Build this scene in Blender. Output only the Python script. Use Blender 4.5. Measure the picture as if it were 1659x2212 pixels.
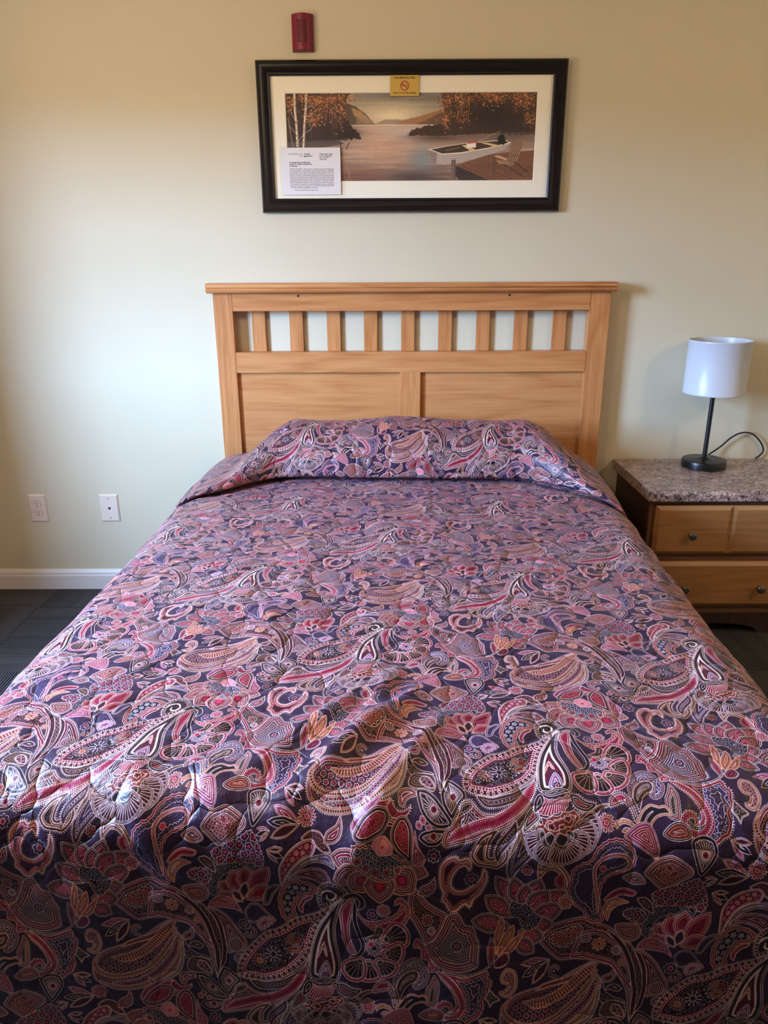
# Motel bedroom: bed with a paisley spread under a framed lake picture.
import bpy, bmesh, math, random
import numpy as np
from mathutils import Vector, Matrix, noise

for o in list(bpy.data.objects): bpy.data.objects.remove(o, do_unlink=True)
SC = bpy.context.scene
COLL = SC.collection

# ------------------------------------------------------------------ camera
PITCH, YAW, ROLL, CDIST, CZ, FPX = .3324, .005, -.0046, 2.9004, 1.3434, 1590.
fw = Vector((-math.sin(YAW)*math.cos(PITCH), math.cos(YAW)*math.cos(PITCH), -math.sin(PITCH)))
rt0 = Vector((math.cos(YAW), math.sin(YAW), 0)); up0 = rt0.cross(fw)
rt = math.cos(ROLL)*rt0 + math.sin(ROLL)*up0; up = -math.sin(ROLL)*rt0 + math.cos(ROLL)*up0
cd = bpy.data.cameras.new('camera'); cam = bpy.data.objects.new('camera', cd); COLL.objects.link(cam)
m = Matrix.Identity(4)
for i in range(3): m[i][0], m[i][1], m[i][2] = rt[i], up[i], -fw[i]
m[0][3], m[1][3], m[2][3] = 0, -CDIST, CZ
cam.matrix_world = m
cd.sensor_fit = 'HORIZONTAL'; cd.sensor_width = 36; cd.lens = FPX/1659*36; cd.clip_start = .05
SC.camera = cam

# ------------------------------------------------------------------ light and exposure
SC.view_settings.view_transform = 'Standard'; SC.view_settings.look = 'None'
SC.view_settings.gamma = 1; SC.view_settings.use_curve_mapping = False
SC.view_settings.exposure = 0.0
SC.cycles.transparent_max_bounces = 24
SKY, GROUND = (.47, .77, 1.33), (.62, .52, .38)
SKY_K, GROUND_K = 114.0, 25.
WIN = dict(x=-1.95, y0=-2.10, y1=-1.30, z0=.92, z1=1.98)      # the window in the left wall
wd = bpy.data.worlds.new('daylight'); SC.world = wd; wd.use_nodes = True
nt = wd.node_tree; nt.nodes.clear()
tc = nt.nodes.new('ShaderNodeTexCoord'); sp = nt.nodes.new('ShaderNodeSeparateXYZ'); nt.links.new(tc.outputs['Generated'], sp.inputs[0])
cr = nt.nodes.new('ShaderNodeValToRGB'); nt.links.new(sp.outputs['Z'], cr.inputs[0])
mr = cr.color_ramp; mr.elements[0].position = 0.0; mr.elements[1].position = .06
mr.elements[0].color = tuple(c*GROUND_K/10 for c in GROUND)+(1,); mr.elements[1].color = tuple(c*SKY_K/10 for c in SKY)+(1,)
bgn = nt.nodes.new('ShaderNodeBackground'); bgn.inputs['Strength'].default_value = 10; nt.links.new(cr.outputs[0], bgn.inputs[0])
wo = nt.nodes.new('ShaderNodeOutputWorld'); nt.links.new(bgn.outputs[0], wo.inputs[0])
pl = bpy.data.lights.new('window_portal', 'AREA'); pl.shape = 'RECTANGLE'; pl.size = WIN['z1']-WIN['z0']; pl.size_y = WIN['y1']-WIN['y0']
pl.cycles.is_portal = True
po = bpy.data.objects.new('window_portal', pl); COLL.objects.link(po)
po.location = (WIN['x']-.10, (WIN['y0']+WIN['y1'])/2, (WIN['z0']+WIN['z1'])/2); po.rotation_euler = (0, math.radians(-90), 0)
CEILING_LAMP = dict(locs=((-1.0, -2.0), (2.45, -2.0)), power=(29.0, 34.0), color=(1.0, .78, .52))

# ------------------------------------------------------------------ helpers
def s2l(c): return tuple((v/12.92 if v <= .04045 else ((v+.055)/1.055)**2.4) for v in (x/255 for x in c))
def mat(name, col, rough=.5, metal=0., spec=.5, **kw):
    m = bpy.data.materials.new(name); m.use_nodes = True
    b = m.node_tree.nodes['Principled BSDF']
    b.inputs['Base Color'].default_value = s2l(col)+(1,); b.inputs['Roughness'].default_value = rough
    b.inputs['Metallic'].default_value = metal; b.inputs['Specular IOR Level'].default_value = spec
    return m
class N:
    """small node-graph writer"""
    def __init__(s, m): s.t = m.node_tree; s.b = s.t.nodes['Principled BSDF']
    def n(s, ty, **kw):
        q = s.t.nodes.new('ShaderNode'+ty)
        for k, v in kw.items():
            if k in q.inputs.keys() or isinstance(k, int): s.set(q, k, v)
            else: setattr(q, k, v)
        return q
    def set(s, q, k, v):
        if hasattr(v, 'is_output'): s.t.links.new(v, q.inputs[k])
        else: q.inputs[k].default_value = v
    def l(s, a, b): s.t.links.new(a, b)
    def math(s, op, a, b=0., c=None):
        q = s.t.nodes.new('ShaderNodeMath'); q.operation = op; s.set(q, 0, a); s.set(q, 1, b)
        if c is not None: s.set(q, 2, c)
        return q.outputs[0]
    def ramp(s, fac, stops):
        q = s.t.nodes.new('ShaderNodeValToRGB'); e = q.color_ramp.elements
        while len(e) < len(stops): e.new(.5)
        for i, (p, c) in enumerate(stops): e[i].position = p; e[i].color = (s2l(c)+(1,)) if len(c) == 3 else c
        s.l(fac, q.inputs[0]); return q.outputs[0]
    def noise(s, vec, scale, detail=3., rough=.5, dist=0.):
        q = s.t.nodes.new('ShaderNodeTexNoise'); s.l(vec, q.inputs['Vector'])
        q.inputs['Scale'].default_value = scale; q.inputs['Detail'].default_value = detail
        q.inputs['Roughness'].default_value = rough; q.inputs['Distortion'].default_value = dist
        return q.outputs['Fac']
    def mapping(s, vec, scale=(1, 1, 1), loc=(0, 0, 0), rot=(0, 0, 0)):
        q = s.t.nodes.new('ShaderNodeMapping'); s.l(vec, q.inputs[0]); q.inputs['Scale'].default_value = scale
        q.inputs['Location'].default_value = loc; q.inputs['Rotation'].default_value = rot; return q.outputs[0]
    def obj(s): return s.t.nodes.new('ShaderNodeTexCoord').outputs['Object']
    def mix(s, fac, a, b):
        q = s.t.nodes.new('ShaderNodeMix'); q.data_type = 'RGBA'; s.set(q, 0, fac)
        for k, v in ((6, a), (7, b)): s.set(q, k, (s2l(v)+(1,)) if isinstance(v, tuple) and len(v) == 3 else v)
        return q.outputs[2]
    def bump(s, h, strength=.2, dist=.01, nrm=None):
        q = s.t.nodes.new('ShaderNodeBump'); s.l(h, q.inputs['Height']); q.inputs['Strength'].default_value = strength
        q.inputs['Distance'].default_value = dist
        if nrm is not None: s.l(nrm, q.inputs['Normal'])
        s.l(q.outputs[0], s.b.inputs['Normal']); return q.outputs[0]
    def col(s, c): s.l(c, s.b.inputs['Base Color'])
    def rough(s, c): s.l(c, s.b.inputs['Roughness'])

def box(bm, x0, x1, y0, y1, z0, z1):
    v = [bm.verts.new(p) for p in ((x0,y0,z0),(x1,y0,z0),(x1,y1,z0),(x0,y1,z0),(x0,y0,z1),(x1,y0,z1),(x1,y1,z1),(x0,y1,z1))]
    for f in ((0,3,2,1),(4,5,6,7),(0,1,5,4),(1,2,6,5),(2,3,7,6),(3,0,4,7)): bm.faces.new([v[i] for i in f])
    return v
def lathe(bm, prof, c, seg=48, axis='z', cap=True):
    """profile of (radius, height) turned about a vertical (z) or wall-normal (y) axis at c"""
    rings = []
    for r, h in prof:
        ring = []
        for k in range(seg):
            a = 2*math.pi*k/seg
            if axis == 'z': p = (c[0]+r*math.cos(a), c[1]+r*math.sin(a), c[2]+h)
            else: p = (c[0]+r*math.cos(a), c[1]-h, c[2]+r*math.sin(a))
            ring.append(bm.verts.new(p))
        rings.append(ring)
    for a, b in zip(rings, rings[1:]):
        for k in range(seg): bm.faces.new((a[k], a[(k+1)%seg], b[(k+1)%seg], b[k]))
    if cap:
        bm.faces.new(rings[0][::-1]); bm.faces.new(rings[-1])
def tube(bm, pts, r, seg=10):
    P = [Vector(p) for p in pts]; rings = []
    for i, p in enumerate(P):
        t = (P[min(i+1, len(P)-1)]-P[max(i-1, 0)]).normalized()
        u = t.cross(Vector((0, 1, .2))).normalized(); w = t.cross(u)
        rings.append([bm.verts.new(p+r*(math.cos(2*math.pi*k/seg)*u+math.sin(2*math.pi*k/seg)*w)) for k in range(seg)])
    for a, b in zip(rings, rings[1:]):
        for k in range(seg): bm.faces.new((a[k], a[(k+1)%seg], b[(k+1)%seg], b[k]))
    bm.faces.new(rings[0][::-1]); bm.faces.new(rings[-1])
def prism(bm, outline, y0, y1):
    """an x-z outline given thickness between y0 (front) and y1"""
    a = [bm.verts.new((x, y0, z)) for x, z in outline]; b = [bm.verts.new((x, y1, z)) for x, z in outline]
    bm.faces.new(a); bm.faces.new(b[::-1]); n = len(a)
    for i in range(n): bm.faces.new((a[i], b[i], b[(i+1)%n], a[(i+1)%n]))
def catmull(P, n=8):
    P = [Vector(p) for p in P]; out = []
    for i in range(len(P)-1):
        a, b, c, d = P[max(i-1, 0)], P[i], P[i+1], P[min(i+2, len(P)-1)]
        for k in range(n):
            t = k/n; out.append(.5*((2*b)+(c-a)*t+(2*a-5*b+4*c-d)*t*t+(3*b-a-3*c+d)*t**3))
    return out+[P[-1]]
def obj(name, bm, m, parent=None, bevel=0., seg=2, smooth=False):
    if bevel: bmesh.ops.bevel(bm, geom=bm.edges[:], offset=bevel, segments=seg, affect='EDGES', clamp_overlap=True)
    bmesh.ops.recalc_face_normals(bm, faces=bm.faces[:])
    me = bpy.data.meshes.new(name); bm.to_mesh(me); bm.free()
    if smooth:
        for p in me.polygons: p.use_smooth = True
        try: me.set_sharp_from_angle(angle=math.radians(38))
        except Exception: pass
    me.materials.append(m)
    o = bpy.data.objects.new(name, me); COLL.objects.link(o)
    adopt(o, parent); return o
def adopt(o, parent):
    if parent is not None:
        o.parent = parent
        if parent.type == 'EMPTY': o.matrix_parent_inverse = Matrix.Translation(-parent.location)
def NB(): return bmesh.new()
def bobj(name, dims, m, parent=None, bevel=.0, **kw):
    bm = NB(); box(bm, *dims); return obj(name, bm, m, parent, bevel, **kw)
def thing(name, label, cat, loc, group=None):
    o = bpy.data.objects.new(name, None); COLL.objects.link(o); o.location = loc; o.empty_display_size = .05
    o['label'] = label; o['category'] = cat
    if group: o['group'] = group
    return o
def tag(o, label, cat, group=None):
    o['label'] = label; o['category'] = cat
    if group: o['group'] = group
    return o
def struct(name, bm, m, parent=None, **kw):
    o = obj(name, bm, m, parent, **kw)
    o['kind'] = 'structure'; return o
def picture(name, arr):
    """a generated colour field (0..1, row 0 at the bottom) as a texture"""
    h, w = arr.shape[:2]; im = bpy.data.images.new(name, w, h, alpha=False)
    px = np.ones((h, w, 4), np.float32); px[..., :3] = np.clip(arr, 0, 1); im.pixels.foreach_set(px.ravel()); im.update(); im.pack(); return im
def lettering(name, lines, m, parent):
    """lines of (text, x_left or x_centre, z_base, cap_size, width or None, align) standing on the plane y; joined as ONE mesh"""
    bm = NB()
    for (txt, x, y, z, size, width, align, bold) in lines:
        c = bpy.data.curves.new('t', 'FONT'); c.body = txt; c.size = size; c.align_x = 'LEFT'; c.offset = bold; c.resolution_u = 2
        o = bpy.data.objects.new('t', c); COLL.objects.link(o)
        dg = bpy.context.evaluated_depsgraph_get(); me = bpy.data.meshes.new_from_object(o.evaluated_get(dg))
        bpy.data.objects.remove(o, do_unlink=True)
        xs = [v.co.x for v in me.vertices] or [0]; x0, x1 = min(xs), max(xs)
        k = (width/(x1-x0)) if width else 1.
        off = x if align == 'L' else (x-(x1-x0)*k/2 if align == 'C' else x-(x1-x0)*k)
        for v in me.vertices: v.co = Vector((off+(v.co.x-x0)*k, y, z+v.co.y))
        bm.from_mesh(me); bpy.data.meshes.remove(me)
    me = bpy.data.meshes.new(name); bm.to_mesh(me); bm.free(); me.materials.append(m)
    o = bpy.data.objects.new(name, me); COLL.objects.link(o); adopt(o, parent); return o

# ------------------------------------------------------------------ the paisley print (millimetre lattice drawing, two half-drop copies per repeat)
PAT = """
s arcs -767,14 -636,7 -553,31 -445,74 -327,159 -245,240 -206,295 -267,141 -339,49 -431,-19 -552,-67 -665,-83 -727,-52
s fanbase -1502,471 -1428,380 -1431,261 -1470,16 -1569,-79 -1701,-142 -1846,-218 -1995,-256 -2149,-254 -2295,-171 -2341,-60 -2320,72 -2231,195 -2119,252 -1962,303 -1809,391 -1657,518 -1545,580
k s_rust -1560,566 -1650,456 -1765,371 -1930,306 -2038,260 w=4.5
k s_peachdot -1517,557 -1623,434 -1717,315 -1818,211 -1937,142 -2031,121 -2129,129 w=8
k s_dots -1495,496 -1542,369 -1625,218 -1728,78 -1834,-16 -1982,-79 -2136,-97 -2263,-53 -2322,41 -2267,168 w=4.5
k s_lace -1477,424 -1521,229 -1610,81 -1721,-41 -1864,-144 -2005,-186 -2146,-179 w=7
k s_dots -1459,401 -1476,176 -1557,24 -1690,-106 -1849,-192 -1998,-233 -2153,-228 -2275,-155 w=4.5
k s_teeth -1442,343 -1452,126 -1492,6 -1563,-63 -1671,-132 w=2.6
s lacedark -1430,404 -1381,290 -1289,236 -1200,211 -1166,171 -1270,195 -1379,154 -1427,215
s nestmar -1481,-106 -1487,-48 -1445,3 -1376,18 -1328,-1 -1316,-53 -1368,-73 -1404,-105 -1415,-155 -1462,-146
s nestbrn -1402,48 -1393,132 -1342,190 -1271,197 -1182,174 -1148,110 -1143,26 -1172,-8 -1236,17 -1329,15 -1369,27
s berry -1300,94 -1284,153 -1237,158 -1171,99 -1152,34 -1190,22 -1253,47
s cres -1793,-94 -1733,-139 -1662,-145 -1587,-124 -1548,-98 -1562,-142 -1572,-198 -1654,-213 -1733,-194 -1778,-150
s cres -1576,-157 -1535,-111 -1515,-151 -1465,-187 -1405,-174 -1358,-136 -1380,-198 -1452,-245 -1521,-239 -1563,-203
s crown -1745,-228 -1692,-217 -1638,-221 -1593,-213 -1544,-238 -1498,-240 -1417,-254 -1425,-288 -1476,-306 -1537,-306 -1605,-306 -1641,-329 -1684,-288 -1731,-280
s leafmar -2085,775 -2016,909 -1883,986 -1727,1038 -1598,992 -1471,962 -1342,862 -1240,710 -1165,537 -1118,359 -1094,139 -1099,-3 -1142,154 -1189,316 -1277,451 -1375,560 -1494,580 -1623,605 -1749,593 -1866,569 -1979,650
s rustscal -1999,783 -1956,857 -1872,894 -1746,963 -1697,911 -1740,822 -1784,742 -1848,702 -1937,721
s leafburg -1768,604 -1744,780 -1687,898 -1592,921 -1493,903 -1410,841 -1320,782 -1255,682 -1191,560 -1140,405 -1123,277 -1208,386 -1286,463 -1375,566 -1461,589 -1555,606 -1668,627
c flpeach -1527,772 r=11
c flwhite -1658,830 r=8
c flwhite -1360,724 r=7
c flpeach -1294,613 r=6
s leafscal -1304,804 -1236,811 -1136,668 -1074,535 -1038,416 -1024,311 -1046,121 -1089,29 -1106,138 -1148,297 -1199,559
k s_mar -1468,919 -1302,770 -1201,597 -1140,417 -1104,302 -1089,112 -1093,20 w=4
s nestmarb -1181,743 -1096,739 -985,659 -901,553 -819,428 -828,326 -908,306 -987,274 -1020,334 -1039,440 -1075,585
c rings -916,369 r=11
c rings -880,229 r=8
k s_mar -1190,755 -1128,682 -1075,572 -1043,439 -1029,357 -1033,196 -1069,88 w=3.6
s diam -1320,0 -1235,9 -1147,-42 -1065,-124 -983,-214 -994,-268 -1113,-287 -1209,-239 -1277,-154
s diam -1038,113 -960,87 -881,32 -864,-26 -908,-80 -942,-144 -984,-208 -1066,-117 -1094,-22 -1074,42
s diam -1271,-376 -1246,-328 -1165,-299 -1068,-289 -1029,-298 -1045,-365 -1100,-419 -1190,-429
p redleaf -1252,-309 -1299,-247 w=5
p redleaf -1221,-273 -1267,-202 w=5
p redleaf -1151,-291 -1220,-286 w=4
s feather -1055,-360 -1031,-288 -981,-253 -972,-223 -928,-156 -916,-87 -880,-49 -819,-33 -791,-60 -740,-108 -686,-130 -594,-124 -521,-90 -423,-25 -331,65 -266,158 -193,352 -216,155 -268,29 -344,-89 -449,-193 -551,-250 -624,-279 -696,-313 -805,-359 -952,-403 -1025,-425 -1059,-394
k s_burgdot -1008,-375 -923,-312 -814,-261 -704,-216 -593,-184 -482,-119 -386,-41 -301,68 -232,214 w=7
s browntip -968,-232 -927,-162 -912,-101 -879,-66 -822,-49 -798,-88 -838,-133 -889,-165 -947,-204
s scroll 1200,1545 1277,1681 1381,1743 1435,1750 1373,1647 1362,1537 1413,1536 1459,1627 1508,1634 1540,1592 1531,1515 1460,1431 1386,1435 1270,1449
k s_burg 1463,1722 1522,1746 1454,1627 1513,1619 w=3
s blueleaf 1668,1832 1576,1690 1539,1531 1544,1398 1587,1318 1640,1441 1725,1557 1775,1610 1761,1732 1732,1808
s nestbrn 1768,1870 1829,1814 1828,1711 1778,1618 1763,1725
s hook 943,1287 944,1405 1005,1488 1080,1514 1108,1487 1183,1512 1221,1457 1211,1374 1163,1427 1109,1397 1063,1303 1062,1217 1108,1168 1181,1164 1264,1231 1318,1309 1329,1412 1369,1374 1380,1275 1336,1144 1282,1082 1254,1005 1196,1030 1132,968 1067,966 1025,1027 984,1062 992,1138 964,1190
c flline 1240,1281 r=11
s pcres 1809,1554 1893,1582 2005,1538 2090,1448 2126,1354 2114,1255 2035,1156 2061,1275 2040,1398 1979,1461 1911,1480 1863,1429 1836,1354 1805,1435
s pinkscal 1976,1417 2046,1463 2075,1360 2077,1291 2021,1296 1973,1345
c flred 1718,1452 r=8
s leafbrn 699,1170 788,1111 869,1026 963,972 1042,930 1023,788 941,678 884,635 811,759 751,853 689,949
s leafpt 1055,919 1141,944 1190,886 1225,840 1300,825 1336,732 1370,665 1373,549 1376,454 1287,405 1215,384 1105,389 1009,423 942,490 891,564 884,635 950,679 1006,785
s pinkwht 765,589 783,687 825,681 880,616 926,516 981,434 1031,392 992,351 932,352 919,458 849,483 840,575
c flline 1169,631 r=9
c flred 875,869 r=8
c flwhite 917,773 r=6
s scrollbody 1024,360 1142,358 1240,331 1326,351 1401,386 1467,415 1491,378 1492,339 1526,321 1529,270 1517,230 1523,194 1501,151 1474,117 1482,76 1488,38 1471,-13 1451,-59 1401,-88 1360,-128 1295,-150 1227,-147 1164,-120 1117,-93 1200,-95 1272,-51 1302,5 1297,70 1275,159 1223,249 1147,314 1049,340
k s_white 1058,377 1112,354 1207,351 1322,367 1404,399 1468,443 1514,498 w=1.6
k s_burgdot 1034,340 1098,292 1169,234 1217,164 1245,88 1246,43 1219,0 1175,-12 w=4
k s_burgdot 1015,354 1089,318 1180,254 1243,168 1282,80 1282,12 1242,-49 1177,-83 1109,-71 1069,-27 1070,25 1115,64 1162,57 1177,20 1164,-7 w=4.6
s wavy 1116,12 1145,-10 1182,-21 1227,-5 1253,18 1241,-23 1197,-52 1145,-49 1108,-22
s stripes 986,325 1025,297 1056,226 1058,136 1042,8 989,-5 931,19 920,83 924,179 956,242
s rustflower 880,-118 930,-46 1004,-3 1078,-6 1123,-59 1126,-111 1054,-148 950,-156
s crest 615,153 609,242 635,330 690,417 763,474 840,476 896,423 927,360 952,304 935,232 902,184 854,156 810,164 794,205 843,238 854,290 825,342 765,338 713,305 665,242 646,171 629,126
s brnleaf 644,142 664,234 721,306 780,340 832,337 849,290 828,232 779,203 735,154 714,96 686,26 668,83
s burgcurl 431,49 488,67 565,97 613,43 643,-51 667,-3 645,74 614,138 575,184 516,193 459,154 433,101
s peachscal 468,-81 483,-53 536,-30 595,-38 632,-66 646,-106 595,-84 543,-77 499,-103 483,-127
s peachscal 522,-139 551,-102 603,-102 641,-130 653,-172 598,-149 553,-148
s cleaf 653,-83 678,-1 718,63 782,113 834,112 863,106 916,116 957,82 970,38 902,28 849,8 811,-29 778,-86 768,-140 795,-211 850,-300 923,-383 790,-304 709,-222 665,-153
s lacebrn 1527,228 1579,181 1639,131 1577,89 1553,41 1525,89 1492,136
s peachs 1624,422 1665,462 1738,438 1774,356 1778,271 1734,184 1678,155 1622,181 1621,221 1660,233 1684,285 1629,299 1606,355
p lotus 1706,1048 1446,1348 w=15
p lotus 1722,1051 1604,1363 w=15
p lotus 1655,963 1376,1129 w=16
p lotus 1645,861 1275,891 w=16
p lotus 1755,1029 1847,1398 w=17
p lotus 1730,1026 1735,1318 w=13
p lotus 1766,992 2089,1286 w=20
p lotus 1762,1005 1940,1284 w=17
p lotus 1789,945 2090,1144 w=16
p lotus 1763,891 2030,948 w=15
p lotus 1713,809 1965,792 w=16
p lotus 1692,746 1893,623 w=14
s lotuscore 1619,1129 1686,1112 1774,1111 1838,1041 1917,989 1863,868 1780,825 1731,886 1692,956 1630,960 1600,1027
s orange 1542,954 1581,902 1593,817 1572,693 1541,578 1521,662 1504,755
s orange 1784,838 1739,693 1694,617 1631,585 1560,562 1640,679 1698,753
s orange 1668,883 1690,782 1645,668 1556,561 1556,679 1596,781
s pinkleaf 1472,738 1515,691 1535,611 1532,521 1493,451 1469,523 1452,611
s bud 1533,516 1606,598 1656,594 1674,530 1621,463 1544,452
p rlotus 303,1413 -59,1423 w=16
p rlotus 299,1382 -15,1217 w=19
p rlotus 339,1357 154,1087 w=23
p rlotus 499,1377 846,1304 w=17
p rlotus 479,1360 728,1117 w=23
p rlotus 401,1365 421,1002 w=24
s dome 133,1541 235,1565 358,1545 493,1499 597,1443 619,1348 527,1240 403,1210 298,1255 204,1333 142,1432
c dsc 200,1431 r=6
c dsc 273,1357 r=6.5
c dsc 362,1308 r=7
c dsc 465,1306 r=7
c dsc 561,1333 r=5.5
s pinkfan 317,1572 414,1624 496,1546 494,1481 390,1463 335,1514
s pinkl 108,1668 172,1784 336,1899 370,1877 304,1800 210,1722 142,1615
s pinkl 689,1683 733,1561 806,1462 776,1380 693,1395 673,1522
s tear 133,1610 214,1747 325,1823 417,1823 458,1761 414,1648 291,1576 190,1564
s tear 476,1672 528,1769 603,1779 668,1688 682,1523 683,1386 608,1452 530,1511 480,1584
s darkp -1744,1600 -1808,1569 -1886,1494 -1894,1394 -1914,1311 -1873,1205 -1810,1135 -1742,1096 -1670,1000 -1597,990 -1524,1014 -1565,1144 -1595,1264 -1592,1375 -1543,1461 -1442,1512 -1361,1587 -1342,1683 -1389,1766 -1489,1813 -1604,1784 -1695,1700
k s_pink -1500,1523 -1426,1552 -1390,1627 -1442,1677 -1538,1667 -1639,1611 -1687,1521 -1663,1384 -1618,1230 -1596,1081 w=3
c pinkdot -1614,1533 r=5
c flpink -1898,1172 r=11
s burgl -1563,1228 -1496,1324 -1406,1369 -1290,1349 -1310,1292 -1420,1284 -1507,1210
s peachscal -1556,1122 -1526,1224 -1455,1265 -1330,1231 -1414,1186 -1473,1120 -1493,1017
s rustnest -1265,1555 -1193,1668 -1052,1734 -956,1710 -850,1650 -842,1583 -928,1505 -1020,1410 -1094,1407 -1188,1481
s rustnest -1440,1471 -1341,1551 -1254,1507 -1229,1444 -1334,1414
s pinkl -1460,1830 -1338,1943 -1221,1955 -1148,1791 -1156,1703 -1233,1712 -1351,1770
s diam -879,1855 -781,1919 -676,1895 -646,1792 -701,1683 -774,1591 -824,1669
s pinkrings -1157,1348 -1048,1431 -909,1502 -788,1576 -702,1468 -651,1347 -664,1246 -776,1234 -955,1230 -1090,1223
s laceblk -1175,936 -1163,1095 -1112,1213 -1000,1255 -865,1270 -739,1268 -768,1182 -928,1180 -1043,1115 -1085,1009 -1091,888
p redpet -858,914 -1086,1052 w=15
p redpet -876,857 -1097,930 w=11
p redpet -841,929 -964,1183 w=17
p redpet -823,945 -829,1228 w=15
p redpet -815,904 -610,1252 w=15
p redpet -816,877 -597,1013 w=13
p rustpet -850,873 -831,1058 w=8
p rustpet -850,846 -954,973 w=7
s pinkl -1182,767 -1134,870 -1031,912 -927,865 -846,736 -927,763 -1037,765
s pinkrings -1375,1133 -1305,1185 -1197,1184 -1145,1097 -1191,1017 -1299,1049 -1354,1076
s rustnest -1424,981 -1298,1023 -1200,1007 -1168,894 -1236,829 -1341,846
s nestbrn -1273,1277 -1201,1307 -1127,1250 -1102,1154 -1197,1193
s navyleaf -834,767 -782,842 -697,838 -615,752 -535,664 -660,666 -760,638 -817,687
s navyleaf -663,833 -650,971 -561,1048 -501,1038 -566,932 -604,833
s whtfan -727,623 -683,707 -608,716 -540,657 -613,583 -679,550
s burgcres -330,1529 -252,1604 -161,1595 -95,1522 -46,1448 -121,1436 -198,1478
s redleafbig -515,1122 -519,1270 -456,1404 -360,1494 -247,1539 -192,1494 -213,1410 -297,1369 -383,1283 -443,1167 -476,1048 -508,1063
s dotnavy -458,1129 -392,1273 -297,1365 -177,1414 -59,1428 -3,1323 -94,1342 -209,1344 -331,1269 -408,1156
s nestmarb -426,1154 -332,1254 -214,1290 -101,1274 -40,1185 -115,1125 -190,1160 -310,1182
s crestblk -434,656 -500,739 -527,909 -474,1076 -382,1152 -296,1145 -194,1113 -139,1045 -206,981 -284,958 -339,876 -356,781 -332,713
k s_pink -198,975 -270,925 -310,840 -290,776 w=4
s headcurl -152,1057 -114,1137 -41,1181 45,1173 101,1120 126,1035 64,972 -19,912 -108,857 -151,932
k s_cream -128,997 -88,1058 -17,1080 20,1029 -12,969 -63,970 -66,1018 w=1.6
s bigp 70,986 -29,890 -146,809 -268,743 -371,688 -457,619 -541,572 -624,546 -714,457 -804,340 -860,242 -892,138 -881,55 -819,22 -719,16 -621,15 -545,46 -460,86 -358,162 -267,255 -195,369 -174,471 -123,661 -37,818
c flred2 -681,229 r=11
c flblk -552,310 r=12
c flred -329,477 r=11
s teard -444,428 -422,514 -372,544 -360,485 -395,433
s teard -432,347 -388,422 -316,431 -282,365 -362,344
s arcburg 202,941 269,833 363,806 494,859 590,937 615,1018 564,997 560,1051 616,1078 687,1016 712,913 654,787 558,724 466,700 366,725 279,790 202,881
s nestbrn 413,765 476,756 474,679 404,615 311,627 392,687
c flline 366,875 r=9
k s_strap 74,986 165,1042 238,1020 268,962 239,905 w=4.5
s rustleaf 58,856 114,966 185,1000 187,892 165,733 185,587 240,463 224,420 172,440 104,577 80,698
k s_white 192,987 206,790 253,669 293,588 303,506 259,419 181,394 w=3.5
s calyx 69,979 -37,818 -122,636 -170,448 -188,246 -175,140 -101,111 36,127 84,172 89,290 60,417 22,555 10,689 34,847
s chev -134,314 -118,396 -70,513 -27,372 -53,380 -75,436 -106,363
s arch -99,142 -92,230 -34,331 10,243 17,156
c flline -33,169 r=7
p sixp 452,620 721,741 w=24
p sixp 480,516 696,474 w=24
p sixp 436,441 583,239 w=24
p sixp 377,411 343,147 w=24
p sixp 316,414 179,160 w=22
c sixc 403,542 r=14
c pinkdot 373,574 r=5
s nestbrn 238,-45 270,12 340,62 415,78 430,53 352,15 305,-49 260,-63
c flpink 395,-83 r=12
s blueleaf -413,-156 -394,-213 -405,-286 -465,-361 -517,-432 -550,-514 -591,-441 -572,-353 -518,-280 -456,-207
s nestbrn -389,-192 -363,-242 -372,-309 -422,-406 -451,-470 -434,-365 -398,-279
p skirt 44,-134 351,-131 w=24
p skirt -149,-183 -336,-332 w=24
p skirt 30,-162 311,-250 w=24
p skirt -118,-199 -244,-430 w=25
p skirt 9,-184 203,-376 w=25
p skirt -88,-202 -98,-482 w=26
p skirt -28,-195 70,-462 w=26
s rustskirt -181,-106 -62,-78 44,-29 119,-19 160,-48 145,-102 127,-137 99,-189 47,-199 26,-222 -33,-225 -62,-242 -108,-228 -145,-239 -177,-206 -215,-211 -226,-167 -188,-149
s darkleaf -342,-242 -338,-154 -302,-71 -257,-29 -210,-73 -202,-125 -269,-188
s blackleaf -251,-55 -241,32 -201,95 -162,85 -149,15 -189,-39 -234,-78
s fringleaf 72,102 149,117 221,81 303,72 312,44 239,-13 157,-10 105,17
s fan -149,61 -89,50 10,76 59,106 76,70 61,13 30,-39 -17,-60 -62,-75 -121,-97 -182,-84 -216,-69 -182,-23
s calyxleaf -180,128 -100,128 -38,153 30,146 78,127 11,97 -66,73 -133,79
"""
TW,TH=1552,1492
SX,SY=TW/647.2,TH/621.8            # pixels per millimetre of cloth
COL=dict(n=(45,26,47),b=(118,15,40),m=(52,14,27),o=(40,26,25),c=(230,190,178),p=(192,128,100),r=(108,34,29),k=(178,34,70),l=(86,68,112),d=(22,13,24),g=(168,80,42),w=(220,192,202),v=(118,60,96),y=(56,40,35))
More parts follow.
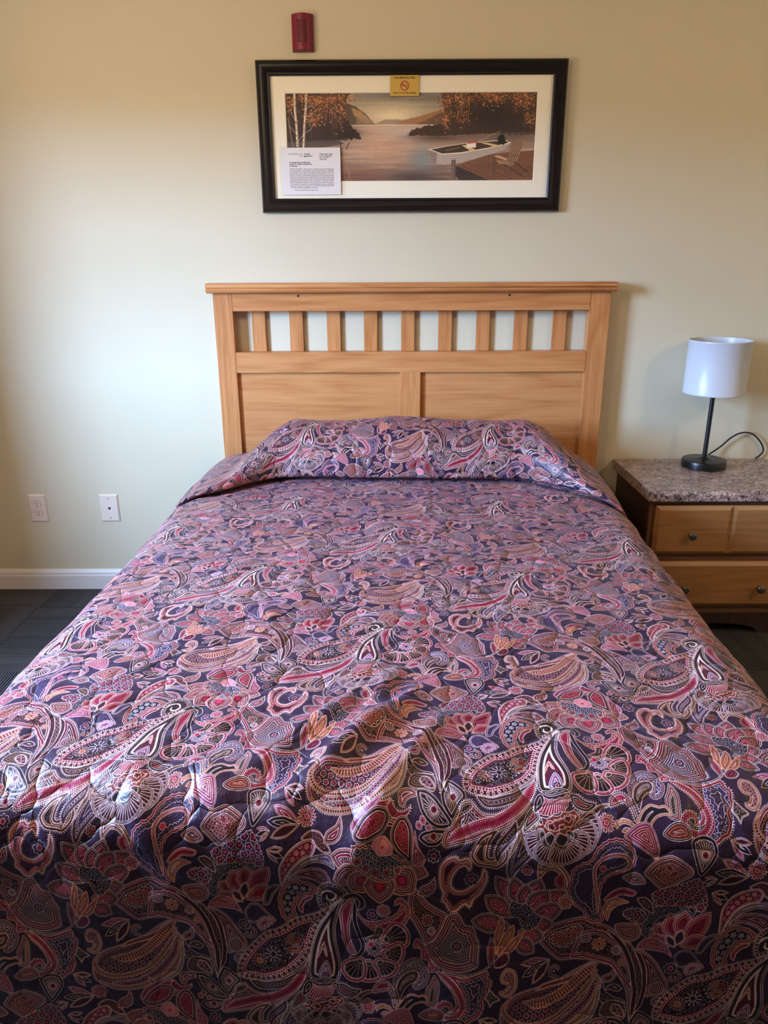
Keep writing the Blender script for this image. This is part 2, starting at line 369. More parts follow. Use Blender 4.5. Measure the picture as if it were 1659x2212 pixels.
def spline(P,closed=True,n=6):
    P=np.asarray(P,float); N=len(P)
    if N<3: return P
    idx=np.arange(N)
    if closed: a,b,c,d=P[idx-1],P,P[(idx+1)%N],P[(idx+2)%N]
    else:
        Q=np.vstack([2*P[0]-P[1],P,2*P[-1]-P[-2]]); a,b,c,d=Q[:-3],Q[1:-2],Q[2:-1],Q[3:]
    out=[]
    # centripetal-ish tension keeps sharp tips from overshooting
    for t in np.arange(n)/n:
        t2,t3=t*t,t*t*t; k=.42
        m1=(c-a)*k; m2=(d-b)*k
        out.append((2*t3-3*t2+1)*b+(t3-2*t2+t)*m1+(-2*t3+3*t2)*c+(t3-t2)*m2)
    R=np.stack(out,1).reshape(-1,2)
    if not closed: R=np.vstack([R,P[-1]])
    return R
def field(P,closed,marg):
    """distance (mm, positive inside for closed outlines), arc length and the mm grid of a patch"""
    x0,y0=P.min(0)-marg; x1,y1=P.max(0)+marg
    px0,px1=int(np.floor(x0*SX)),int(np.ceil(x1*SX)); py0,py1=int(np.floor(y0*SY)),int(np.ceil(y1*SY))
    X,Y=np.meshgrid((np.arange(px0,px1)+.5)/SX,(np.arange(py0,py1)+.5)/SY)
    X=X.astype(np.float32);Y=Y.astype(np.float32)
    D=np.full(X.shape,1e9,np.float32);S=np.zeros(X.shape,np.float32);ins=np.zeros(X.shape,bool);acc=0.
    n=len(P)
    for i in range(n if closed else n-1):
        a=P[i];b=P[(i+1)%n];e=b-a;L=float(np.hypot(*e))
        if L<1e-6: continue
        t=np.clip(((X-a[0])*e[0]+(Y-a[1])*e[1])/(L*L),0,1)
        dd=(X-a[0]-t*e[0])**2+(Y-a[1]-t*e[1])**2
        m=dd<D; D[m]=dd[m]; S[m]=acc+t[m]*L; acc+=L
        if closed and a[1]!=b[1]:
            c=((a[1]<=Y)!=(b[1]<=Y))&(X<a[0]+(Y-a[1])/(b[1]-a[1])*e[0]); ins^=c
    D=np.sqrt(D)
    if closed: D=np.where(ins,D,-D)
    return px0,py0,X,Y,D,S,acc
KP=2.4; LW=1.0; SPC=1.3                      # line weight
def cov(v): return np.clip(v*KP+.5,0,1)
def paint(canvas,P,ops,closed=True,hw=0.,ctr=None):
    px0,py0,X,Y,D,S,L=field(P,closed,(hw if not closed else 0)+3)
    if not closed:
        tp=np.clip(np.minimum(S,L-S)/(L*.18)+.35,0,1); D=hw*tp-D
    h,w=D.shape; rgb=np.zeros((h,w,3),np.float32); A=np.zeros((h,w),np.float32)
    cx,cy=(P.mean(0) if ctr is None else ctr)
    def lay(a,col):
        nonlocal rgb,A
        c=np.array(COL[col],np.float32)/255
        rgb=rgb*(1-a[...,None])+c*a[...,None]; A=A+(1-A)*a
    def per(sp):
        n=max(2,round(L/sp)); return ((S/L*n)%1-.5)*(L/n), n
    for o in ops:
        k=o[0]
        if k=='F': lay(cov(D),o[1])
        elif k=='B': lay(cov(D-o[1])*cov(o[2]-D),o[3])
        elif k=='L': lay(cov(D-o[1]+o[2]*LW/2)*cov(o[1]+o[2]*LW/2-D),o[3])
        elif k=='D':
            ph,n=per(o[2]); lay(cov(o[3]-np.hypot(ph,D-o[1])),o[4])
        elif k=='O':
            ph,n=per(o[2]); q=np.abs(np.hypot(ph,D-o[1])-o[3]); lay(cov(o[4]*LW/2-q),o[5])
        elif k=='T':
            ph,n=per(o[3]*1.2); lay(cov(D-o[1])*cov(o[2]-D)*cov(o[4]*.6-np.abs(ph)),o[5])
        elif k=='W':
            ph,n=per(o[3]); q=np.abs(D-o[1]-o[2]*np.sin(2*np.pi*n*S/L))/1.25; lay(cov(o[4]*LW/2-q),o[5])
        elif k=='S':
            ph,n=per(o[3]); q=np.abs(D-o[1]-o[2]*np.abs(np.sin(np.pi*n*S/L)))/1.3; lay(cov(o[4]*LW/2-q),o[5])
        elif k=='SF':   # filled scallop edge
            ph,n=per(o[3]); lay(cov(D-o[1]-o[2]*np.abs(np.sin(np.pi*n*S/L))),o[4])
        elif k=='N':
            q=np.abs(((D-o[1])/(o[2]*SPC))%1-.5)*o[2]*SPC; lay(cov(D-o[1])*cov(o[3]*LW/2-q),o[4])
        elif k=='X':    # squiggly lace of contour lines
            s=o[2]*1.45; f=np.sin(X/s*6.28+1.3*np.sin(Y/s*4.1))+np.sin(Y/s*6.1+1.5*np.sin(X/s*3.7+1.))
            q=np.abs(((f*.5)%1)-.5)*s*.42; lay(cov(D-o[1])*cov(o[3]*LW/2-q),o[4])
        elif k=='H':    # field of little ringed blossoms
            s=o[2]*SPC; yy=Y/(s*.87); r0=np.round(yy); xx=X/s+.5*(r0%2); q=np.hypot((xx-np.round(xx))*s,(yy-r0)*s*.87)
            an=np.arctan2((yy-r0)*.87,xx-np.round(xx)); q2=q-s*.05*np.cos(5*an)
            lay(cov(D-o[1])*cov(o[4]/2-np.abs(q2-o[3]*SPC)),o[5]); lay(cov(D-o[1])*cov(o[3]*SPC*.42-q),o[6])
        elif k=='R':    # rays from the root
            r=np.hypot(X-cx,Y-cy); n=max(10,int(o[1]*.75)); an=np.arctan2(Y-cy,X-cx)*n/(2*np.pi)
            q=np.abs(an-np.round(an))*2*np.pi*r/n
            lay(cov(D-o[4])*cov(r-o[5])*cov(np.minimum(o[2]*.58,r*1.7/n)-q),o[3])
        elif k=='C':    # disc about the root
            r=np.hypot(X-cx,Y-cy); lay(cov(D-o[3])*cov(o[1]*(1+.12*np.cos(5*np.arctan2(Y-cy,X-cx)))-r),o[2])
        elif k=='CR':
            r=np.hypot(X-cx,Y-cy); lay(cov(D-.5)*cov(o[3]/2-np.abs(r-o[1])),o[2])
        elif k=='P':    # petals about the root
            r=np.hypot(X-cx,Y-cy); an=np.arctan2(Y-cy,X-cx); q=r-o[1]*(.72+.28*np.abs(np.cos(an*o[2]/2)))
            lay(cov(-q),o[3]); lay(cov(o[5]/2-np.abs(q)),o[4])
    for ox,oy in ((0,0),(TW//2,TH//2)):
        xi=(np.arange(px0,px0+w)+ox)%TW; yi=(np.arange(py0,py0+h)+oy)%TH
        ix=np.ix_(yi,xi); canvas[ix]=canvas[ix]*(1-A[...,None])+rgb
OUT=[('F','c')]
def edge(fill,w=.95): return [('F','c'),('B',w,99,fill)]
FR=[('T',-2.2,0,2.6,.7,'c')]
ST={
'arcs':FR+edge('n')+[('B',2.5,4.5,'y'),('L',4.7,.8,'p'),('S',6.5,2,6,.8,'c'),('N',9.5,3,.8,'c')],
'fanbase':FR+edge('m')+[('B',2.6,5,'b'),('L',2.2,.7,'c'),('L',5.6,.8,'c'),('S',7.5,2.4,6,.8,'p'),('H',12,9,3,.8,'c','k')],
's_rust':edge('r')+[('L',2.1,.8,'c')],'s_peachdot':edge('p',.7)+[('B',1.5,2.1,'m'),('D',5.4,4.6,1.5,'m'),('D',3.4,4.6,.7,'b'),('D',7.2,4.6,.8,'b')],
's_dots':edge('m',.7)+[('B',1.3,99,'p'),('D',4,3.6,1.15,'d')],'s_lace':edge('m')+[('L',2,.6,'c'),('S',2.8,2.4,5,.7,'c'),('D',6,5,.9,'k')],
's_teeth':FR+edge('d')+[('L',1.8,.6,'c')],'lacedark':edge('d')+[('X',1.5,8,.8,'c')],
'nestmar':edge('m')+[('L',2.6,.7,'c'),('B',3,5,'b'),('L',5.5,.7,'c'),('B',6,99,'c'),('B',6.8,99,'m')],
'nestmarb':FR+edge('m')+[('L',3,.8,'c'),('B',3.6,5.4,'b'),('N',6,2.3,.8,'c')],
'nestbrn':edge('o')+[('L',2.2,.6,'p'),('N',4,2.6,.8,'p')],
'berry':edge('m')+[('H',1.5,6,2.6,.7,'c','b'),('L',1.6,.6,'c')],
'cres':[('T',-2.4,0,2.8,.8,'c')]+edge('b'),'crown':edge('m')+[('SF',2.2,2.5,12,'b'),('S',2.2,2.5,12,.7,'c'),('R',14,1.1,'p',5,5)],
'leafmar':FR+edge('m')+[('L',3.2,.8,'c'),('B',4,6.2,'b'),('S',7,2.6,6,.8,'c'),('X',11,10,.8,'c')],
'rustscal':edge('m')+[('SF',1.5,3,11,'r'),('S',1.5,3,11,.8,'c'),('S',5,3,8,.8,'p'),('X',8,8,.8,'c')],
'leafburg':[('F','c'),('B',.9,4.2,'b'),('B',4.2,5.1,'c'),('B',5.1,99,'m'),('S',6.5,1.6,5,.8,'c'),('X',9,9,.8,'p')],
'flpeach':[('P',11,8,'p','c',.9),('R',8,.9,'r',0,2.5),('C',2.6,'b',0),('CR',3.2,'c',.8)],
'flwhite':[('P',8,7,'m','c',1.1),('R',14,.8,'w',0,2),('C',1.6,'k',0)],
'leafscal':edge('d')+[('L',2,.7,'b'),('H',2.4,9,3.4,.9,'p','r'),('L',2.4,.7,'c')],
's_mar':[('F','c'),('B',.9,99,'m')],'rings':edge('m')+[('N',1.5,2.6,.9,'c')],
'diam':[('F','c'),('B',.8,4.6,'d'),('B',4.6,5.4,'c'),('B',5.4,7,'m'),('D',6.2,2.4,.5,'c'),('B',7.2,99,'d'),('R',34,.8,'c',7.6,3),('C',4.6,'b',0),('C',1.8,'d',0),('CR',4.8,'c',.8)],
'redleaf':edge('b')+[('L',2.4,.5,'c')],
'feather':FR+edge('m')+[('B',2.2,3.2,'c'),('B',3.4,5.6,'b'),('L',6,.8,'p'),('S',7.5,2.4,6,.9,'c'),('B',11,14,'m'),('N',11,2.6,.8,'c')],
's_burgdot':[('T',-2,0,2.6,.6,'c'),('F','c'),('B',.9,99,'b'),('D',2.6,3.2,.62,'c'),('L',4.6,.6,'k')],
'browntip':edge('o')+[('S',2,1.5,5,.8,'p'),('N',5,2.6,.8,'p')],
'scroll':FR+edge('o')+[('B',2.4,4.2,'r'),('L',4.6,1.4,'c'),('L',7.2,1.4,'p')],'s_burg':edge('b'),
'blueleaf':FR+edge('n')+[('L',2.4,.7,'l'),('B',2.8,4.4,'m'),('L',5,.7,'c'),('W',7.6,.9,4.4,.8,'c'),('L',10,.7,'l'),('N',11,3,.7,'c')],
'hook':[('T',-2.4,0,2.5,.7,'c')]+edge('p')+[('B',2.0,2.7,'c'),('B',2.7,99,'b'),('S',4,1.6,5,.8,'c'),('L',7.6,.8,'p'),('B',8,99,'m')],
'flline':[('P',11,8,'n','w',.9),('P',4.6,5,'b','c',.8)],'flred':[('P',9,7,'m','c',.9),('P',5,5,'r','p',.8),('C',1.6,'b',0)],
'flred2':[('P',11,6,'m','p',.9),('R',18,.6,'c',0,4),('P',4.5,5,'g','c',.7)],'flblk':[('P',12,8,'d','v',1.0),('R',8,1.,'w',0,2),('P',5,6,'d','c',.8)],
'pcres':edge('o')+[('B',1.6,3.2,'p'),('B',3.6,99,'m'),('L',5.2,1.2,'c'),('L',7.6,.7,'p')],
'pinkscal':[('SF',0,1.2,5,'c'),('SF',.8,1.2,5,'b'),('S',2.6,1.6,5,.8,'p')],
'leafbrn':FR+edge('m')+[('B',3,3.8,'c'),('B',3.8,6.6,'b'),('L',7,.8,'c'),('B',7.4,99,'o'),('X',8.5,8,.9,'p')],
'leafpt':[('T',-2.6,0,2.7,.8,'c')]+edge('m')+[('L',3.6,.8,'c'),('B',4.2,6.6,'b'),('L',7.2,.9,'c'),('B',7.7,99,'n'),('D',9.4,3.2,.7,'p'),('L',11.5,.8,'c'),('B',12,14,'r'),('D',13,3,.6,'c'),('N',14.5,2.4,.8,'c')],
'pinkwht':edge('b')+[('X',1.4,6.5,.9,'c')],
'scrollbody':[('T',-2.6,0,2.8,.8,'c')]+edge('b')+[('L',4.4,.8,'c'),('B',4.9,99,'n'),('D',6.4,3.4,.6,'w'),('W',9,1.3,6,.8,'w'),('L',12,.7,'l'),('S',13.5,2.2,7,.8,'w'),('N',17,3,.7,'l')],
's_white':edge('d',.9),'wavy':edge('d',.7)+[('W',2.8,.9,4,.8,'w')],
'stripes':[('SF',0,.8,5,'c'),('SF',.8,.8,5,'y'),('L',3.2,.8,'c'),('B',3.8,5.6,'b'),('L',6,.8,'c'),('W',8.2,.7,4,.7,'c')],
'rustflower':edge('d')+[('B',2.4,3.2,'c'),('B',3.2,99,'r'),('N',4.2,3.2,.9,'p'),('X',8,7,.8,'c')],
'crest':[('SF',-.4,.8,4.5,'c'),('SF',.4,.8,4.5,'m'),('L',2.6,.8,'p'),('B',3.1,99,'l'),('B',3.6,99,'n'),('W',5.6,1.0,5,.9,'w'),('L',8.4,.8,'w'),('T',8.4,10.4,2.4,.6,'c')],
'brnleaf':edge('m')+[('T',.8,2.6,3.2,.8,'p'),('B',2.6,99,'y'),('L',6,.8,'c'),('L',8,.8,'c'),('W',11,1,4.5,.8,'c')],
'burgcurl':FR+edge('m')+[('L',2.8,.7,'c'),('B',3.2,99,'b'),('T',3.2,5.2,2.6,.9,'c'),('L',7.6,.7,'k')],
'peachscal':edge('p',.7)+[('L',1.9,.5,'r'),('S',3,2.2,5,.8,'r'),('S',5.4,2,5,.8,'c')],
'cleaf':edge('p',.6)+[('T',.6,2.6,2.4,.6,'r'),('L',3.2,.8,'c'),('B',3.6,99,'d'),('T',3.8,6.2,2.4,.9,'o'),('L',9.4,.9,'c'),('B',10.4,99,'y'),('L',14,.8,'w'),('W',17.5,1,5,.8,'w')],
'lacebrn':edge('o')+[('L',1.8,.7,'c'),('X',2.5,7,.8,'c')],
'peachs':edge('o')+[('B',1.5,99,'p'),('T',1.7,3.8,2.6,.6,'r'),('L',4.4,.7,'c'),('B',4.8,99,'m'),('H',5,6,2.2,.8,'c','k')],
'lotus':edge('m')+[('L',3.,.8,'c'),('B',3.6,99,'d'),('L',6,.7,'p'),('B',6.4,99,'b'),('X',7,6,.8,'c')],
'lotuscore':[('SF',-.4,1.4,7,'c'),('SF',.5,1.4,7,'d'),('X',2.4,7,.9,'w')],
'orange':edge('g')+[('L',3.,.8,'p'),('B',3.4,4.8,'r'),('L',5.4,.8,'c'),('B',5.8,7,'g'),('L',7.8,.8,'c')],
'pinkleaf':edge('o')+[('L',2.6,.7,'c'),('B',3,5,'b'),('L',5.4,.9,'k'),('B',6,99,'m')],
'bud':edge('m')+[('N',2.2,3,1.,'k'),('L',1.8,.6,'c')],
'rlotus':edge('r')+[('D',1.9,2.2,.5,'c'),('L',3.2,.9,'p'),('B',3.7,5.6,'m'),('L',6,.9,'c'),('B',6.5,8.8,'b'),('L',9.4,.9,'c'),('B',9.9,99,'m'),('D',11.5,4,.9,'c'),('B',13,13.9,'p'),('B',13.9,99,'b'),('B',17,99,'k')],
'dome':[('SF',-.6,2,9,'c'),('SF',.4,2,9,'r'),('S',3.4,2,9,.9,'c'),('SF',4,2,9,'d'),('H',6,8,3.,.9,'w','l')],
'dsc':[('P',6,8,'m','c',.9),('P',3.4,5,'b','p',.8)],
'pinkfan':edge('k')+[('R',44,.7,'c',.5,2)],
'pinkl':edge('b',.7)+[('L',2.2,.8,'c'),('B',2.6,4.2,'v'),('N',4.4,2.2,.8,'c')],
'tear':[('F','c'),('B',.8,2,'m'),('B',2,2.8,'p'),('B',2.8,5.6,'d'),('B',5.6,6.5,'c'),('B',6.5,99,'b'),('X',7.4,7,.8,'p')],
'darkp':[('SF',-.4,1.3,10,'c'),('SF',.5,1.3,10,'b'),('S',3.4,1.3,10,.8,'c'),('SF',3.9,1.3,10,'n'),('D',6.8,3,.6,'c'),('L',8.6,.7,'l'),('S',10.4,2.2,6,.8,'w'),('N',14,2.8,.8,'l')],
's_pink':edge('b')+[('L',2,.6,'c')],'pinkdot':[('P',5,6,'k','c',.8)],
'flpink':[('P',11.5,7,'b','c',.9),('R',26,.7,'c',0,6),('P',6,6,'m','p',.8),('P',3.4,5,'k','c',.7)],
'burgl':edge('b')+[('L',2.6,.7,'c')],'rustnest':edge('m')+[('L',2.4,.8,'c'),('B',2.9,5,'r'),('L',5.4,.8,'c'),('B',5.9,99,'m'),('D',7.6,4,.9,'p'),('B',9.4,10.2,'c'),('B',10.2,99,'r'),('X',11,6.5,.9,'c')],
'pinkrings':[('SF',-.5,1.6,8,'c'),('SF',.4,1.6,8,'m'),('H',1.2,11,4.4,1.,'c','k'),('X',1.5,8,.7,'v')],
'laceblk':[('SF',-.5,1.2,5,'c'),('SF',.3,1.2,5,'d'),('X',1.6,6,.8,'w')],
'redpet':edge('b')+[('L',3.2,.9,'c'),('B',3.7,5.8,'r'),('L',6.3,.9,'p'),('B',6.9,99,'b')],'rustpet':edge('r')+[('L',2.2,.8,'c'),('B',2.7,99,'m')],
'navyleaf':edge('n')+[('L',3.,.7,'w'),('N',6,3.2,.7,'l')],'whtfan':[('SF',-.3,1.5,7,'c'),('SF',.6,1.5,7,'v'),('S',2.6,2.2,7,1.1,'w'),('S',6,2,6,1.1,'c'),('D',9,6,1.2,'b')],
'burgcres':edge('r')+[('B',1.6,2.4,'c'),('B',2.4,99,'m'),('X',3.2,6.5,.8,'p')],
'redleafbig':edge('c')+[('B',1.6,2.6,'m'),('L',3,.8,'c'),('B',3.4,99,'b'),('H',5.5,7.5,2.2,.9,'c','c')],
'dotnavy':edge('n')+[('D',2.6,2.6,.7,'c'),('L',4.2,.8,'c'),('B',4.7,7,'l'),('L',7.4,.7,'w')],
'crestblk':[('SF',-.4,1,14,'c'),('SF',.5,1,14,'r'),('L',3.6,1.2,'p'),('B',4.2,6,'b'),('L',6.4,.9,'c'),('B',6.9,99,'d'),('H',8,9,2.6,1.2,'w','w')],
'headcurl':FR+edge('o')+[('D',3.2,6,1.5,'c'),('D',3.2,6,.6,'b'),('L',6,.7,'c')],'s_cream':[('F','c')],
'bigp':[('T',-2.6,0,2.7,.8,'c')]+edge('m')+[('D',4,9.5,2.7,'c'),('D',3.7,9.5,1.6,'r'),('L',7.6,1,'c'),('B',8.2,12,'b'),('T',8.2,11.6,4,1.1,'c'),('L',12,.9,'c'),('B',12.5,99,'d'),('D',14.5,4,1.1,'k'),('X',16,11,.9,'c')],
'teard':edge('o',.7)+[('B',2,2.8,'p'),('B',2.8,99,'r'),('L',4,.6,'c')],
'arcburg':edge('r')+[('L',2.6,.8,'p'),('B',3,99,'b'),('S',3.6,2.4,6.5,.9,'c'),('L',7.4,.7,'c'),('D',5,6.5,.9,'k')],
's_strap':edge('o'),'rustleaf':edge('r')+[('T',.8,2.6,2.4,.6,'c'),('L',4.2,.9,'c'),('B',4.6,99,'b'),('L',6.6,.7,'k')],
'calyx':[('T',-3,-.8,2.8,.8,'c'),('L',-3.1,.8,'c'),('F','c'),('B',.9,6.2,'o'),('B',6.2,7.1,'c'),('T',7.1,9.6,2.4,.8,'c'),('B',9.6,99,'m'),('X',10,8,.8,'k')],
'chev':edge('g')+[('L',2.2,.8,'c'),('B',2.6,99,'b')],'arch':edge('l')+[('N',1.4,2.8,1.1,'c'),('B',5,6,'k'),('B',8.5,9.6,'k')],
'sixp':edge('b')+[('T',3,5.6,2.2,.8,'c'),('L',5.8,1.,'c'),('B',6.3,99,'d'),('R',30,.9,'p',6.6,6),('C',9,'y',6.2),('CR',6,'c',.8)],
'sixc':[('P',14,9,'b','c',1.),('P',11,9,'n','w',.9),('R',24,.8,'w',0,5),('P',5,5,'d','c',.8)],
'skirt':edge('n')+[('L',2.4,.8,'w'),('B',2.8,99,'m'),('L',4,.7,'c'),('R',52,.8,'c',4.2,9),('C',13,'y',4),('C',7,'d',4),('CR',9.5,'c',.8)],
'rustskirt':[('SF',-.6,2.4,16,'c'),('SF',.4,2.4,16,'r'),('H',4,12,3.9,1.,'c','d'),('S',5,2,11,.8,'c')],
'darkleaf':FR+edge('o')+[('L',3,.8,'c'),('B',3.5,99,'d'),('L',6,.8,'p'),('B',6.5,99,'b')],
'blackleaf':edge('d')+[('L',4.6,.8,'c'),('N',6,2.4,.7,'c')],
'fringleaf':[('T',-2.6,0,2.7,.8,'c')]+edge('d')+[('L',4,.8,'c'),('B',4.5,99,'m'),('L',7,.8,'p'),('B',7.4,99,'b')],
'fan':[('SF',-.4,1.4,11,'c'),('SF',.5,1.4,11,'b'),('R',92,.85,'c',1.6,0)],
'calyxleaf':edge('d')+[('L',3,.8,'c'),('N',4,2,.6,'c')],
}
def petal(b,t,w):
    b=np.array(b,float);t=np.array(t,float);e=t-b;n=np.array([-e[1],e[0]])/max(np.hypot(*e),1e-6)*w
    return np.array([b,b+e*.22+n*.62,b+e*.5+n,b+e*.78+n*.72,b+e*.93+n*.3,t,b+e*.93-n*.3,b+e*.78-n*.72,b+e*.5-n,b+e*.22-n*.62])
def oval(b,t,w):
    b=np.array(b,float);t=np.array(t,float);e=t-b;n=np.array([-e[1],e[0]])/max(np.hypot(*e),1e-6)*w
    return np.array([b,b+e*.25+n*.6,b+e*.6+n*.98,b+e*.85+n*.78,b+e*.97+n*.36,t,b+e*.97-n*.36,b+e*.85-n*.78,b+e*.6-n*.98,b+e*.25-n*.6])
def paisley(pat):
    canvas=np.empty((TH,TW,3),np.float32); canvas[:]=np.array(COL['n'],np.float32)/255
    for line in pat.strip().splitlines():
        tk=line.split(); kind,style=tk[:2]; pts=[];arg={}
        for q in tk[2:]:
            if '=' in q: k,v=q.split('='); arg[k]=float(v)
            else:
                x,y=q.split(','); pts.append((int(x)/2000*323.6,int(y)/2000*310.9))
        ops=ST[style]
        if kind=='s': paint(canvas,spline(pts),ops,ctr=(np.mean(pts,0)+np.array((4,30.)) if style=='fan' else None))
        elif kind=='k': paint(canvas,spline(pts,False),ops,False,arg['w'])
        elif kind=='p':
            o=oval if style in('skirt','sixp') else petal
            P=o(pts[0],pts[1],arg['w']); b=np.array(pts[0]);t=np.array(pts[1])
            paint(canvas,spline(P),ops,ctr=b+(t-b)*.18)
        else:
            c=np.array(pts[0]); r=arg['r']; a=np.linspace(0,2*np.pi,24,endpoint=False); k=r
            s=1.12
            P=c+np.stack([np.cos(a),np.sin(a)],1)*r*s
            # blossoms are drawn about the centre and scaled to the wanted radius
            base=max([o[1] for o in ops if o[0]=='P'] or [r]); f=r/base
            ops2=[]
            for o in ops:
                o=list(o)
                if o[0] in('P','C','CR'): o[1]*=f
                if o[0]=='R': o[5]*=f
                ops2.append(tuple(o))
            paint(canvas,P,ops2)
    fill_gaps(canvas)
    return canvas

def fill_gaps(canvas):
    """small sprigs and blossoms in the larger patches of bare ground"""
    rng=np.random.default_rng(11); q=8
    for it in range(52):
        bare=(np.abs(canvas-np.array(COL['n'],np.float32)/255).max(2)<.02)[:TH//q*q,:TW//q*q].reshape(TH//q,q,TW//q,q).all((1,3))
        cl=np.zeros(bare.shape,int); m=bare.copy()
        while m.any():
            cl+=m; m=m&np.roll(m,1,0)&np.roll(m,-1,0)&np.roll(m,1,1)&np.roll(m,-1,1)
        k=int(cl.argmax()); y,x=divmod(k,bare.shape[1]); rad=cl.max()*q/2.4
        if rad<10.5: break
        cx,cy=(x+.5)*q/SX,(y+.5)*q/SY; r=min(rad*.86,26); kind=rng.integers(4); a=rng.random()*6.28
        rot=np.array([[np.cos(a),-np.sin(a)],[np.sin(a),np.cos(a)]]); at=lambda P: np.array([cx,cy])+(np.array(P)*r)@rot.T
        if kind==0:
            for da in (-.75,0,.75): 
                t=np.array([np.cos(a+da),np.sin(a+da)])*r*1.05; b0=np.array([cx,cy])-np.array([np.cos(a),np.sin(a)])*r*.8; b1=b0+(t+np.array([cx,cy])-b0)
                paint(canvas,spline(petal(b0,b1,r*.30)),ST[('pinkl','blackleaf','rustpet')[int((da+.75)/.75)]],ctr=b0)
        elif kind==1:
            P=at([(-1,-.1),(-.7,.55),(-.1,.85),(.55,.7),(.95,.2),(.9,-.4),(.45,-.7),(.1,-.45),(.35,-.2),(.45,.15),(.1,.42),(-.35,.3),(-.5,-.2),(-.75,-.55)]); paint(canvas,spline(P),ST['crest'])
            paint(canvas,spline(at([(-.1,-.1),(.15,0),(.2,.2),(-.05,.2)])),ST['bud'])
        elif kind==2:
            P=at([(-1.15,.2),(-.6,-.45),(.1,-.6),(.75,-.25),(1.2,.45),(.5,.35),(0,.5),(-.5,.6)]); paint(canvas,spline(P),ST[('leafbrn','nestmarb','rlotus','brnleaf')[it%4]])
        else:
            f=r*.9/11.5; th=np.linspace(0,6.28,24,endpoint=False); P=np.array([cx,cy])+np.stack([np.cos(th),np.sin(th)],1)*r
            ops=[tuple([o[0],o[1]*f]+list(o[2:])) if o[0] in('P','C','CR') else (o if o[0]!='R' else tuple(list(o[:5])+[o[5]*f])) for o in ST[('flpink','flline')[it%2]]]
            paint(canvas,P,ops)
